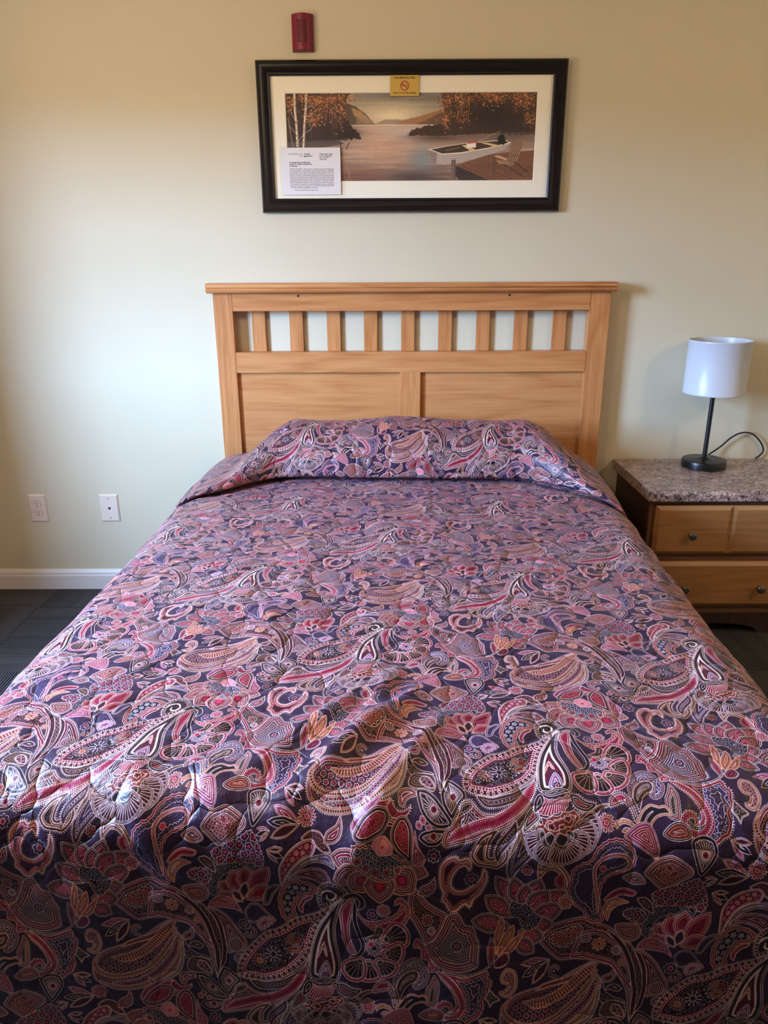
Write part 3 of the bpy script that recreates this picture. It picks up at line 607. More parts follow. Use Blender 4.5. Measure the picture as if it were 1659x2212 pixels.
# ------------------------------------------------------------------ the lake print in the frame
def lake():
    W, H = 1228, 437
    rng = np.random.default_rng(7)
    X, Y = np.meshgrid(np.arange(W)+.5, np.arange(H)+.5); im = np.zeros((H, W, 3), np.float32)
    def sm(n, sx, sy):
        a = rng.random((H//sy+3, W//sx+3)); ys = Y/sy; xs = X/sx; y0 = ys.astype(int); x0 = xs.astype(int); fy = ys-y0; fx = xs-x0
        fx = fx*fx*(3-2*fx); fy = fy*fy*(3-2*fy)
        return (a[y0, x0]*(1-fx)+a[y0, x0+1]*fx)*(1-fy)+(a[y0+1, x0]*(1-fx)+a[y0+1, x0+1]*fx)*fy
    def put(a, c): im[:] = im*(1-a[..., None])+np.array(c, np.float32)/255*a[..., None]
    def blob(x, y, rx, ry, c, k=1.): put(k*np.exp(-(((X-x+215)/rx)**2+((Y-y+443)/ry)**2)), c)
    def poly(pts, c, k=1., soft=1.2, wob=0.):
        P = [(x-215, y-443) for x, y in pts]; ins = np.zeros((H, W), bool); D = np.full((H, W), 1e9)
        xx = X+wob*(WOB-.5) if wob else X; yy = Y+wob*(WOB2-.5) if wob else Y
        for (ax, ay), (bx, by) in zip(P, P[1:]+P[:1]):
            if ay != by: ins ^= ((ay <= yy) != (by <= yy)) & (xx < ax+(yy-ay)/(by-ay)*(bx-ax))
            e = (bx-ax)**2+(by-ay)**2+1e-9; t = np.clip(((xx-ax)*(bx-ax)+(yy-ay)*(by-ay))/e, 0, 1)
            D = np.minimum(D, (xx-ax-t*(bx-ax))**2+(yy-ay-t*(by-ay))**2)
        d = np.sqrt(D)*np.where(ins, 1, -1); put(k*np.clip(d/soft+.5, 0, 1), c)
    def line(pts, w, c, k=1.):
        D = np.full((H, W), 1e9)
        P = [(x-215, y-443) for x, y in pts]
        for (ax, ay), (bx, by) in zip(P, P[1:]):
            e = (bx-ax)**2+(by-ay)**2+1e-9; t = np.clip(((X-ax)*(bx-ax)+(Y-ay)*(by-ay))/e, 0, 1)
            D = np.minimum(D, (X-ax-t*(bx-ax))**2+(Y-ay-t*(by-ay))**2)
        put(k*np.clip(w/2-np.sqrt(D)+.5, 0, 1), c)
    def leaves(x, y, rx, ry, n, cols, size=2.6):
        for _ in range(n):
            a = rng.normal(0, 1, 2)*.5; px, py = x+a[0]*rx-215, y+a[1]*ry-443; s = size*(.6+rng.random()*.8)
            x0, x1, y0, y1 = int(max(px-7, 0)), int(min(px+8, W)), int(max(py-7, 0)), int(min(py+8, H))
            if x1 <= x0 or y1 <= y0: continue
            sx, sy = X[y0:y1, x0:x1]-px, Y[y0:y1, x0:x1]-py; th = rng.random()*3.14
            u = sx*np.cos(th)+sy*np.sin(th); v = -sx*np.sin(th)+sy*np.cos(th)
            m = np.clip(s-np.hypot(u*.6, v*1.4)+.4, 0, 1)*.85; c = np.array(cols[rng.integers(len(cols))], np.float32)/255
            im[y0:y1, x0:x1] = im[y0:y1, x0:x1]*(1-m[..., None])+c*m[..., None]
    WOB = sm(0, 9, 9); WOB2 = sm(1, 8, 8)
    t = Y/157.
    put(np.ones((H, W)), (88, 82, 76)); put(np.clip(t, 0, 1), (150, 134, 108))
    put(.55*np.clip(sm(2, 190, 16)*1.6-.5, 0, 1)*np.clip(1.2-t, 0, 1), (120, 116, 112)); put(.4*np.clip(sm(3, 150, 12)*1.8-.8, 0, 1), (168, 146, 116))
    blob(735, 555, 120, 45, (198, 182, 150), .95); blob(700, 520, 200, 40, (168, 152, 122), .5)
    poly([(640, 598), (700, 574), (760, 572), (830, 580), (900, 598)], (118, 104, 88), .9, 6)
    poly([(750, 598), (800, 574), (870, 558), (940, 538), (1010, 518), (1020, 600)], (128, 92, 64), 1, 3, 4); poly([(840, 600), (900, 578), (960, 548), (1020, 520), (1020, 600)], (86, 66, 54), .9, 4, 5)
    poly([(430, 462), (500, 488), (560, 512), (610, 548), (645, 590), (660, 602), (430, 602)], (74, 60, 50), 1, 3, 4); poly([(535, 515), (575, 528), (612, 556), (640, 592), (590, 585), (548, 548)], (150, 118, 80), .8, 6, 6); poly([(560, 560), (620, 570), (650, 600), (560, 600)], (120, 100, 82), .6, 8)
    # water
    wat = np.clip((Y-156)/2, 0, 1); tw = np.clip((Y-156)/280, 0, 1)
    put(wat, (150, 128, 112)); put(wat*tw, (98, 76, 62)); put(wat*.5*np.clip(sm(4, 120, 9)*1.7-.6, 0, 1), (176, 146, 122)); put(wat*.45*np.clip(sm(5, 90, 7)*1.7-.8, 0, 1), (104, 84, 78))
    blob(690, 700, 150, 110, (172, 134, 104), .6); blob(890, 770, 60, 70, (104, 112, 110), .8); blob(800, 640, 120, 30, (176, 166, 156), .6)
    blob(560, 850, 160, 40, (92, 56, 46), .7); blob(860, 860, 140, 34, (62, 50, 50), .8); blob(1300, 660, 260, 36, (84, 70, 62), .8); blob(960, 660, 150, 22, (70, 52, 46), .85)
    line([(520, 600), (1010, 600)], 2.2, (206, 198, 184), .9)
    # banks and woods
    poly([(205, 430), (535, 430), (505, 500), (500, 560), (545, 612), (590, 664), (480, 672), (205, 690)], (52, 40, 37), 1, 3, 14)
    poly([(205, 680), (470, 670), (500, 690), (360, 716), (205, 720)], (70, 58, 54), .9, 5)
    blob(500, 640, 70, 26, (40, 31, 28), .95); blob(420, 640, 60, 30, (48, 37, 32), .8)
    poly([(975, 430), (1460, 430), (1460, 650), (1200, 646), (960, 656), (812, 652), (840, 622), (900, 606), (1000, 596), (990, 520)], (58, 45, 38), 1, 3, 12)
    blob(1220, 560, 130, 60, (40, 34, 34), .9); blob(1340, 600, 80, 40, (48, 40, 38), .7); line([(830, 654), (980, 657), (1110, 650), (1250, 645), (1440, 640)], 2.5, (128, 104, 82), .7)
    for k in range(34):
        x = rng.uniform(985, 1130) if k % 2 else rng.uniform(330, 530); h = rng.uniform(520, 600)
        line([(x, 440), (x+rng.uniform(-4, 4), h)], rng.uniform(1.2, 3), ((128, 88, 64), (96, 72, 58), (150, 108, 78))[k % 3], .55)
    for k in range(26):
        x = rng.uniform(215, 500); line([(x, rng.uniform(450, 560)), (x+rng.uniform(-8, 8), rng.uniform(600, 670))], 1.3, (104, 84, 70), .5)
    oc = [(158, 100, 60), (134, 80, 50), (178, 124, 78), (104, 66, 46), (84, 56, 44), (70, 48, 40)]
    for (x, y, rx, ry, n) in ((390, 495, 70, 45, 260), (355, 565, 60, 40, 240), (240, 500, 40, 40, 120), (300, 470, 120, 26, 200), (440, 470, 110, 28, 220), (470, 545, 40, 70, 160), (520, 470, 50, 24, 60), (1000, 480, 40, 60, 160), (1000, 575, 24, 50, 90), (1080, 480, 120, 40, 200), (1230, 470, 80, 30, 220), (1300, 455, 170, 24, 240), (1350, 490, 50, 40, 130), (1410, 480, 50, 34, 130), (1415, 570, 40, 50, 130), (1060, 560, 90, 50, 120)): leaves(x, y, rx, ry, n, oc)
    for p, w in (([(262, 440), (261, 520), (266, 600), (268, 720)], 12), ([(320, 440), (314, 520), (304, 610), (296, 720)], 11)):
        line(p, w, (176, 158, 134)); line([(x+w*.3, y) for x, y in p], w*.35, (116, 98, 84), .7)
        for k in range(14): f = rng.random()*(len(p)-1); i = int(f); x = p[i][0]+(p[i+1][0]-p[i][0])*(f-i); y = p[i][1]+(p[i+1][1]-p[i][1])*(f-i); line([(x-w*.4, y), (x+w*.1, y+1)], 2.6, (50, 40, 36), .9)
    for p in ([(236, 520), (262, 580)], [(225, 560), (235, 640), (246, 715)], [(228, 600), (264, 640)], [(308, 530), (350, 492)], [(302, 640), (335, 620), (350, 590)], [(270, 680), (300, 640)], [(300, 560), (340, 545), (370, 520)]): line(p, 2, (170, 154, 134), .9)
    # boat, dock, chair
    poly([(917, 720), (938, 792), (990, 798), (1040, 795), (1200, 757), (1300, 722), (1322, 688), (1290, 676), (1200, 681), (1090, 691), (1000, 706)], (146, 132, 122), 1, 1.5)
    poly([(917, 720), (938, 792), (955, 795), (960, 735)], (112, 98, 92), .9, 2)
    for k in range(1, 5): line([(924+5*k, 728+14*k), (985, 742+13*k), (1060, 742+12*k), (1200, 716+10*k), (1305, 690+7*k)], 1.3, (102, 90, 84), .7)
    poly([(930, 722), (1000, 708), (1100, 693), (1290, 679), (1312, 689), (1210, 714), (1080, 735), (985, 742)], (62, 48, 40), 1, 1.5)
    line([(917, 720), (985, 744), (1080, 738), (1210, 716), (1322, 689)], 3.4, (206, 188, 158)); line([(917, 720), (1000, 706), (1100, 691), (1290, 676), (1322, 689)], 2.4, (190, 168, 138))
    poly([(1080, 702), (1104, 698), (1158, 728), (1130, 733)], (176, 146, 104)); poly([(1172, 690), (1200, 688), (1280, 704), (1250, 710)], (176, 146, 104)); line([(1000, 727), (1070, 712)], 4, (110, 90, 70))
    poly([(1104, 690), (1150, 688), (1152, 712), (1108, 714)], (188, 178, 166)); poly([(1100, 684), (1148, 680), (1160, 688), (1112, 694)], (150, 76, 62)); line([(1165, 680), (1215, 655), (1272, 632)], 1.8, (160, 140, 112))
    poly([(1256, 664), (1272, 648), (1288, 652), (1300, 690), (1285, 700), (1260, 690)], (34, 32, 34), 1, 2)
    poly([(1052, 802), (1215, 748), (1300, 738), (1460, 726), (1460, 900), (1270, 900)], (98, 66, 50), 1, 1.5)
    for k in range(11): line([(1060+26*k, 806-5.2*k+k*3), (1240+34*k, 885-4*k)], 2, (56, 38, 32), .9)
    for k in range(60):
        x, y = rng.uniform(1090, 1440), rng.uniform(750, 880); line([(x, y), (x+30, y+9)], 1.4, (150, 106, 76), .35)
    poly([(1052, 802), (1270, 900), (1100, 900), (1050, 850)], (48, 38, 36), .9, 2)
    poly([(1030, 774), (1052, 770), (1056, 900), (1034, 900)], (94, 80, 68), 1, 1.5); line([(1048, 776), (1052, 890)], 4, (60, 50, 44), .8)
    for a, b in (((1344, 680), (1300, 800)), ((1355, 677), (1312, 803)), ((1366, 676), (1324, 803)), ((1377, 679), (1336, 797)), ((1386, 686), (1348, 790))): line([a, b], 9, (128, 98, 76)); line([(a[0]-4.5, a[1]), (b[0]-4.5, b[1])], 2.2, (48, 36, 32))
    line([(1300, 762), (1362, 752)], 4, (90, 68, 54)); poly([(1236, 754), (1262, 752), (1308, 768), (1304, 778)], (158, 124, 94)); line([(1243, 760), (1246, 848)], 9, (80, 60, 48)); line([(1250, 790), (1310, 805), (1384, 852)], 8, (72, 54, 44)); line([(1345, 785), (1412, 836)], 7, (66, 50, 42)); poly([(1255, 775), (1310, 780), (1330, 800), (1265, 795)], (126, 96, 72))
    for p in ([(508, 718), (524, 684)], [(478, 735), (482, 690)]): line(p, 4, (50, 38, 32))
    for p in ([(505, 880), (520, 850), (510, 800)], [(530, 875), (515, 830)], [(505, 778), (525, 770), (545, 785)]): line(p, 1.6, (150, 118, 92), .8)
    im[:] = im*(.96+.08*sm(6, 3, 3)[..., None]); return np.clip(im*1.32, 0, 1)[::-1]
# ------------------------------------------------------------------ materials
def wall_paint():
    m = mat('wall_paint', (208, 195, 165), .62, spec=.35); g = N(m); c = g.obj()
    n1 = g.noise(c, 1.3, 2); g.col(g.ramp(n1, [(.3, (205, 192, 162)), (.7, (211, 198, 168))]))
    g.bump(g.noise(c, 260, 3, .6), .10, .002); return m
def wood(name, axis, tones=((164, 100, 54), (188, 123, 71), (203, 141, 87)), rough=.34, k=1., off=0.):
    m = mat(name, tones[1], rough, spec=.45); g = N(m); c = g.obj()
    sc = {'x': (1.1, 9, 9), 'z': (9, 9, 1.1)}[axis]
    v = g.mapping(c, tuple(s*k for s in sc), (off, off*.7, off*1.3))
    warp = g.noise(v, .9, 2, .5)
    w = g.math('FRACT', g.math('MULTIPLY', warp, 9.))
    tri = g.math('ABSOLUTE', g.math('SUBTRACT', w, .5))
    fine = g.noise(g.mapping(c, tuple((s*s*1.0 if s > 2 else s*3)*k for s in sc)), 1.6, 4, .65)
    f = g.math('ADD', g.math('MULTIPLY', tri, .50), g.math('MULTIPLY', fine, .80))
    g.col(g.ramp(f, [(.22, tones[0]), (.5, tones[1]), (.82, tones[2])]))
    g.bump(fine, .05, .001); return m
M = {}
M['wall'] = wall_paint()
M['ceiling'] = mat('ceiling_paint', (232, 228, 218), .8)
M['trim'] = mat('trim_paint', (222, 214, 205), .4)
g = N(M['trim']); g.bump(g.noise(g.obj(), 60, 2), .04, .002)
M['wood_x'] = wood('beech_laminate_along', 'x'); M['wood_z'] = wood('beech_laminate_upright', 'z', off=3.1)
M['panel'] = wood('beech_laminate_panel', 'x', ((168, 104, 57), (190, 126, 74), (201, 140, 86)), k=.8, off=1.7)
M['drawer'] = wood('maple_drawer', 'x', ((140, 93, 54), (159, 110, 66), (172, 122, 76)), .4, k=.9, off=5.)
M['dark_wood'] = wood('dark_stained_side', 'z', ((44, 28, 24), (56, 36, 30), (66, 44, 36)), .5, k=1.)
M['frame'] = mat('frame_lacquer', (20, 14, 16), .30, spec=.35)
g = N(M['frame']); g.col(g.ramp(g.noise(g.mapping(g.obj(), (4, 60, 60)), 2, 3), [(.3, (13, 9, 12)), (.7, (27, 18, 20))]))
M['matboard'] = mat('matboard', (248, 238, 216), .8, spec=.2)
g = N(M['matboard']); g.bump(g.noise(g.obj(), 500, 2), .05, .001)
M['paper'] = mat('paper', (240, 235, 236), .7, spec=.2)
M['ink'] = mat('ink', (40, 36, 40), .7, spec=.2); M['ink_soft'] = mat('soft_ink', (90, 84, 90), .7, spec=.2)
M['gold'] = mat('gold_card', (206, 168, 78), .45); M['sign_red'] = mat('sign_red', (170, 34, 40), .5); M['black_ink'] = mat('black_ink', (22, 16, 16), .5)
M['plate'] = mat('white_plastic', (226, 206, 186), .35); M['slot'] = mat('slot_black', (30, 26, 24), .6)
M['screw'] = mat('screw_metal', (150, 145, 138), .35, .8)
M['red'] = mat('red_plastic', (120, 10, 38), .42); M['red_dark'] = mat('red_recess', (70, 5, 18), .6)
M['black'] = mat('black_enamel', (14, 14, 17), .32, spec=.5); M['cord'] = mat('cord_rubber', (16, 16, 18), .45)
M['nickel'] = mat('brushed_nickel', (150, 144, 136), .32, 1.)
M['hole'] = mat('drilled_hole', (18, 12, 10), .8)
def glassy(name, tint=(1, 1, 1, 1), amount=.06):
    m = bpy.data.materials.new(name); m.use_nodes = True; t = m.node_tree; t.nodes.clear()
    a = t.nodes.new('ShaderNodeBsdfTransparent'); a.inputs[0].default_value = tint
    b = t.nodes.new('ShaderNodeBsdfGlossy'); b.inputs['Roughness'].default_value = .03
    lw = t.nodes.new('ShaderNodeFresnel'); lw.inputs[0].default_value = 1.45
    mm = t.nodes.new('ShaderNodeMath'); mm.operation = 'MULTIPLY'; mm.inputs[1].default_value = amount; t.links.new(lw.outputs[0], mm.inputs[0])
    ge = t.nodes.new('ShaderNodeNewGeometry'); fr = t.nodes.new('ShaderNodeMath'); fr.operation = 'SUBTRACT'; fr.inputs[0].default_value = 1.; t.links.new(ge.outputs['Backfacing'], fr.inputs[1])
    m2 = t.nodes.new('ShaderNodeMath'); m2.operation = 'MULTIPLY'; t.links.new(mm.outputs[0], m2.inputs[0]); t.links.new(fr.outputs[0], m2.inputs[1]); mm = m2
    mx = t.nodes.new('ShaderNodeMixShader'); t.links.new(mm.outputs[0], mx.inputs[0]); t.links.new(a.outputs[0], mx.inputs[1]); t.links.new(b.outputs[0], mx.inputs[2])
    o = t.nodes.new('ShaderNodeOutputMaterial'); t.links.new(mx.outputs[0], o.inputs[0]); return m
M['glass'] = glassy('clear_glass', amount=.7); M['plastic_film'] = glassy('clear_film', (.985, .98, .97, 1), .6)
def granite():
    m = mat('granite_laminate', (140, 118, 108), .30, spec=.5); g = N(m); c = g.obj()
    a = g.noise(g.mapping(c, (1, 2.0, 1)), 62, 5, .72, .6); b = g.noise(c, 190, 3, .7); d = g.noise(g.mapping(c, (1, 1.6, 1)), 14, 3, .6)
    f = g.math('ADD', g.math('ADD', g.math('MULTIPLY', a, .62), g.math('MULTIPLY', b, .34)), g.math('MULTIPLY', d, .18))
    g.col(g.ramp(f, [(.45, (30, 22, 26)), (.51, (84, 66, 66)), (.555, (136, 112, 104)), (.61, (174, 150, 136)), (.69, (214, 192, 172))]))
    return m
M['granite'] = granite()
def carpet():
    m = mat('carpet_tiles', (40, 40, 44), .95, spec=.1); g = N(m); c = g.obj()
    sx = g.n('SeparateXYZ'); g.l(c, sx.inputs[0]); T = .50
    x = g.math('ADD', sx.outputs[0], 1.43); y = g.math('ADD', sx.outputs[1], .19)
    tx, ty = g.math('FLOOR', g.math('DIVIDE', x, T)), g.math('FLOOR', g.math('DIVIDE', y, T))
    chk = g.math('MODULO', g.math('ABSOLUTE', g.math('ADD', tx, ty)), 2.)
    along = g.math('ADD', g.math('MULTIPLY', x, g.math('SUBTRACT', 1., chk)), g.math('MULTIPLY', y, chk))
    across = g.math('ADD', g.math('MULTIPLY', y, g.math('SUBTRACT', 1., chk)), g.math('MULTIPLY', x, chk))
    cmb = g.n('CombineXYZ'); g.l(along, cmb.inputs[0]); g.l(g.math('MULTIPLY', across, .04), cmb.inputs[1]); g.l(g.math('MULTIPLY', g.math('ADD', tx, g.math('MULTIPLY', ty, 7.3)), 1.7), cmb.inputs[2])
    rib = g.math('SINE', g.math('MULTIPLY', along, 2*math.pi/.0105))
    blk = g.noise(cmb.outputs[0], 9, 2, .6)
    f = g.math('ADD', g.math('MULTIPLY', g.math('MULTIPLY', g.math('ADD', rib, 1.), .5), .60), g.math('MULTIPLY', blk, .7))
    f = g.math('ADD', f, g.math('MULTIPLY', g.math('SUBTRACT', g.noise(c, 420, 2), .5), .5))
    g.col(g.ramp(f, [(.25, (14, 14, 18)), (.48, (32, 32, 36)), (.74, (88, 85, 83))]))
    g.bump(f, .6, .004); return m
M['carpet'] = carpet()

# ------------------------------------------------------------------ the room
XL, XR, YB, ZC = WIN['x'], 3.3, -6.2, 2.46
bm = NB(); box(bm, XL-.12, XR+.12, YB-.12, .12, -.1, 0.); struct('floor', bm, M['carpet'])
bm = NB(); box(bm, XL-.12, XR+.12, YB-.12, .12, ZC, ZC+.1); struct('ceiling', bm, M['ceiling'])
bm = NB(); box(bm, XL-.12, XR+.12, 0, .12, 0, ZC); struct('wall_back', bm, M['wall'])
bm = NB(); box(bm, XR, XR+.12, YB, 0, 0, ZC); struct('wall_right', bm, M['wall'])
bm = NB(); box(bm, XL-.12, XR+.12, YB-.12, YB, 0, ZC); struct('wall_front', bm, M['wall'])
bm = NB(); w = WIN
box(bm, XL-.12, XL, YB, w['y0'], 0, ZC); box(bm, XL-.12, XL, w['y1'], 0, 0, ZC)
box(bm, XL-.12, XL, w['y0'], w['y1'], 0, w['z0']); box(bm, XL-.12, XL, w['y0'], w['y1'], w['z1'], ZC); struct('wall_left', bm, M['wall'])
def base(name, pts):
    bm = NB()
    (ax, ay), (bx, by) = pts; d = Vector((bx-ax, by-ay, 0)).normalized(); n = Vector((d.y, -d.x, 0))
    prof = [(0, 0), (.014, 0), (.014, .060), (.013, .064), (.0115, .066), (.0115, .074), (.009, .080), (.006, .086), (.003, .089), (0, .089)]
    A = [bm.verts.new(Vector((ax, ay, z))+n*t) for t, z in prof]; B = [bm.verts.new(Vector((bx, by, z))+n*t) for t, z in prof]
    for i in range(len(prof)-1): bm.faces.new((A[i], B[i], B[i+1], A[i+1]))
    bm.faces.new(A); bm.faces.new(B[::-1]); struct(name, bm, M['trim'])
base('baseboard_back', ((XL, 0), (XR, 0))); base('baseboard_left', ((XL, YB), (XL, 0))); base('baseboard_right', ((XR, 0), (XR, YB)))
# window in the left wall
bm = NB(); t = .05
for (y0, y1, z0, z1) in ((w['y0'], w['y1'], w['z0'], w['z0']+t), (w['y0'], w['y1'], w['z1']-t, w['z1']), (w['y0'], w['y0']+t, w['z0']+t, w['z1']-t), (w['y1']-t, w['y1'], w['z0']+t, w['z1']-t),
                         (w['y0']+t, w['y1']-t, (w['z0']+w['z1'])/2-.018, (w['z0']+w['z1'])/2+.018)):
    box(bm, XL-.09, XL-.04, y0, y1, z0, z1)
wf = struct('window_1', bm, M['trim'])
bobj('window_pane', (XL-.067, XL-.063, w['y0']+t, w['y1']-t, w['z0']+t, w['z1']-t), M['glass'], wf)
bobj('window_sill', (XL-.03, XL+.05, w['y0']-.04, w['y1']+.04, w['z0']-.025, w['z0']-.001), M['trim'], wf, .004)
# unseen curtains added beside the window to limit where its light falls
mc = mat('blocker_cloth', (92, 78, 66), .9, spec=.1); g = N(mc); g.bump(g.noise(g.obj(), 300, 2), .1, .001)
for (ya, yb, lab) in ((w['y1']+.20, w['y1']+.42, 'taupe pleated curtain added unseen to limit window light, near the bed head'), (w['y0']-.26, w['y0']+.02, 'taupe pleated curtain added unseen to limit window light, near the bed foot')):
    bm = NB(); cols = []
    for k in range(57):
        y = ya+(yb-ya)*k/56; ph = 2*math.pi*k/8
        cols.append([(bm.verts.new((XL+.095+.035*math.sin(ph)*f-.003, y, z)), bm.verts.new((XL+.095+.035*math.sin(ph)*f+.003, y, z))) for z, f in ((.06, 1.15), (.8, 1.05), (1.6, 1.), (2.16, .7))])
    for A, B in zip(cols, cols[1:]):
        for i in range(3):
            bm.faces.new((A[i][0], B[i][0], B[i+1][0], A[i+1][0])); bm.faces.new((A[i][1], A[i+1][1], B[i+1][1], B[i][1]))
    tag(obj('blocker', bm, mc, smooth=True), lab, 'blocker')
bm = NB(); tube(bm, [(XL+.095, w['y0']-.32, 2.17), (XL+.095, w['y1']+.50, 2.17)], .012, 14)
for y in (w['y0']-.31, w['y1']+.49): box(bm, XL+.001, XL+.10, y-.008, y+.008, 2.160, 2.180)
tag(obj('blocker_rod', bm, M['nickel'], smooth=True), 'metal curtain rod added unseen above the window', 'curtain rod')
# ceiling lamps out of view; the one nearer the window is added warm fill
md = mat('lamp_dome', (255, 240, 215), .4); b = md.node_tree.nodes['Principled BSDF']; b.inputs['Emission Color'].default_value = CEILING_LAMP['color']+(1,); b.inputs['Emission Strength'].default_value = 3.
for (px, py), pw, lab in zip(CEILING_LAMP['locs'], CEILING_LAMP['power'], ('round ceiling lamp with warm glass dome, added to warm the wall nearer the window', 'round ceiling lamp with warm glass dome, farther from the window')):
    cl = thing('ceiling_lamp', lab, 'ceiling lamp', (px, py, ZC), 'ceiling lamps over the bed')
    bm = NB(); lathe(bm, [(.17, 0), (.17, -.02), (.15, -.025)], cl.location, 40); obj('lamp_base', bm, M['nickel'], cl, smooth=True)
    bm = NB(); lathe(bm, [(.145, -.025), (.14, -.05), (.115, -.08), (.07, -.10), (.02, -.108)], cl.location, 40); obj('lamp_dome', bm, md, cl, smooth=True)
    ld = bpy.data.lights.new('bulb_glow', 'POINT'); ld.energy = pw; ld.color = CEILING_LAMP['color']; ld.shadow_soft_size = .12
    lo = bpy.data.objects.new('bulb_glow', ld); COLL.objects.link(lo); lo.location = (px, py, ZC-.24)

# ------------------------------------------------------------------ headboard
hb = thing('headboard', 'honey coloured wooden headboard with nine slats above two panels, behind the bed', 'headboard', (.093, -.045, 0))
HF, HK = -.058, -.006
for x0, x1 in ((-.647, -.576), (.757, .8325)):
    bobj('post', (x0, x1, HF, HK, 0, 1.222), M['wood_z'], hb, .0015)
bobj('top_rail', (-.576, .757, HF, HK, 1.157, 1.222), M['wood_x'], hb, .0012)
bobj('middle_rail', (-.576, .757, HF, HK, .928, 1.0055), M['wood_x'], hb, .0012)
bobj('lower_rail', (-.576, .757, HF, HK, .40, .47), M['wood_x'], hb, .0012)
bobj('center_stile', (.049, .129, HF, HK, .47, .928), M['wood_z'], hb, .0012)
for x0, x1 in ((-.576, .049), (.129, .757)):
    bobj('panel', (x0, x1, -.042, -.030, .47, .928), M['panel'], hb)
for c in (-.482, -.341, -.2005, -.0615, .079, .219, .3615, .503, .648):
    c *= 1.013
    bobj('slat', (c-.0257, c+.0257, -.018, -.007, 1.0045, 1.158), M['wood_z'], hb, .0012)
bm = NB()
prof = [(-.004, 1.222), (-.074, 1.222), (-.081, 1.2245), (-.086, 1.230), (-.0875, 1.2345), (-.0845, 1.2385), (-.0815, 1.2395), (-.0845, 1.2405), (-.087, 1.245), (-.086, 1.251), (-.082, 1.2555), (-.077, 1.257), (-.004, 1.257)]
def capend(inset): return [(y+inset*(1 if y < -.05 else 0), z) for y, z in prof]
xs = [(-.668, .010), (-.6665, .004), (-.662, 0), (.841, 0), (.8455, .004), (.847, .010)]
rows = [[bm.verts.new((x, y, z)) for y, z in capend(i)] for x, i in xs]
for a, b in zip(rows, rows[1:]):
    for k in range(len(prof)): bm.faces.new((a[k], a[(k+1) % len(prof)], b[(k+1) % len(prof)], b[k]))
bm.faces.new(rows[0]); bm.faces.new(rows[-1][::-1])
obj('cap_moulding', bm, M['wood_x'], hb, smooth=True)
for x in (-.329, .455):
    bm = NB(); lathe(bm, [(.0042, -.0005), (.0042, .0006)], (x, HF, 1.2115), 16, 'y'); obj('bolt_hole', bm, M['hole'], hb)

# ------------------------------------------------------------------ bedspread
O = Vector((.058, 0)); BA = math.asin(-.043); XH = Vector((math.cos(BA), math.sin(BA))); YH = Vector((-math.sin(BA), math.cos(BA)))
ZT, HW, RS, QF, RF = .600, .752, .115, -2.06, .09
QC = [[-1.1367, 3.0599, -.0277, -.0326, -.0212, .0728], [6.8362, .2536, 3.9391, .1197, -.0328, .2592]]
def cloth_ij(x, y):
    cx, cy = min(max(x, -.75), .75), min(max(y, -2.35), -.35); dx, dy = x-cx, y-cy; r = []
    for a in QC:
        v = a[0]+a[1]*cx+a[2]*cy+a[3]*cx*cx+a[4]*cx*cy+a[5]*cy*cy
        r.append(v+dx*(a[1]+2*a[3]*cx+a[4]*cy)+dy*(a[2]+a[4]*cx+2*a[5]*cy))
    return r
def fold(s, L, R):
    """unrolled distance s past a flat run L: returns (outward, down, cos of the tilt, sin)"""
    a = s-(L-R)
    if a <= 0: return s, 0., 1., 0.
    if a < R*math.pi/2: t = a/R; return L-R+R*math.sin(t), R*(1-math.cos(t)), math.cos(t), math.sin(t)
    e = a-R*math.pi/2; return L+e*.05, R+e*.998, 0., 1.
def sstep(a, b, x): t = min(max((x-a)/(b-a), 0), 1); return t*t*(3-2*t)
RIDGE = [((.05, -1.74), (-.16, -2.03), .024, .020), ((-.01, -1.70), (-.22, -1.96), .014, .017), ((.09, -1.82), (-.08, -2.14), .017, .018), ((-.30, -1.95), (-.14, -2.12), .010, .03), ((.02, -1.66), (-.05, -1.84), .012, .013), ((-.42, -1.88), (-.34, -2.10), .010, .022), ((.30, -1.86), (.22, -2.12), .008, .024)]
def crumple(x, y, drop):
    n1 = noise.noise(Vector((x*2.3, y*2.3, 1.7))); n2 = noise.noise(Vector((x*7+.6*y, y*6, 4.2))); n3 = noise.noise(Vector((x*17, y*15, 9.1)))
    h = .009*n1+.0075*n2+.0044*n3
    for (ax, ay), (bx, by), hh, ww in RIDGE:
        ex, ey = bx-ax, by-ay; L2 = ex*ex+ey*ey; t = min(max(((x-ax)*ex+(y-ay)*ey)/L2, 0), 1)
        d2 = (x-ax-t*ex)**2+(y-ay-t*ey)**2; h += hh*math.exp(-d2/(ww*ww))*(.35+.65*math.sin(math.pi*min(max(t, .05), .95)))
    return h
def surf(p, q):
    """point and outward normal of the bare spread at unrolled bed coordinates"""
    s = 1 if p >= 0 else -1
    ds = max(0, abs(p)-(HW-RS)); dt = max(0, -(q-(QF+RF)))
    if ds > 0 and dt > 0:
        r = math.hypot(ds, dt); o, dn, c, sn = fold(r, RS, RS); ux, uy = ds/r, dt/r
        lx, ly, lz = s*(HW-RS+o*ux), QF+RF-o*uy, -dn; nx, ny, nz = s*ux*sn, -uy*sn, c
    elif dt > 0:
        o, dn, c, sn = fold(dt, RF, RF); lx, ly, lz = p, QF+RF-o, -dn; nx, ny, nz = 0, -sn, c
    else:
        o, dn, c, sn = fold(abs(p), HW, RS); lx, ly, lz = s*o, q, -dn; nx, ny, nz = s*sn, 0, c
    dp = min(max(-lz/.5, 0), 1)
    wv = .022*dp*dp*math.sin(q*8.5+1.1) if dt == 0 else .020*dp*dp*math.sin(p*6.2+.6)
    P = O+XH*(lx+nx*wv)+YH*(ly+ny*wv); Nn = XH*nx+YH*ny
    return Vector((P.x, P.y, ZT+lz)), Vector((Nn.x, Nn.y, nz))
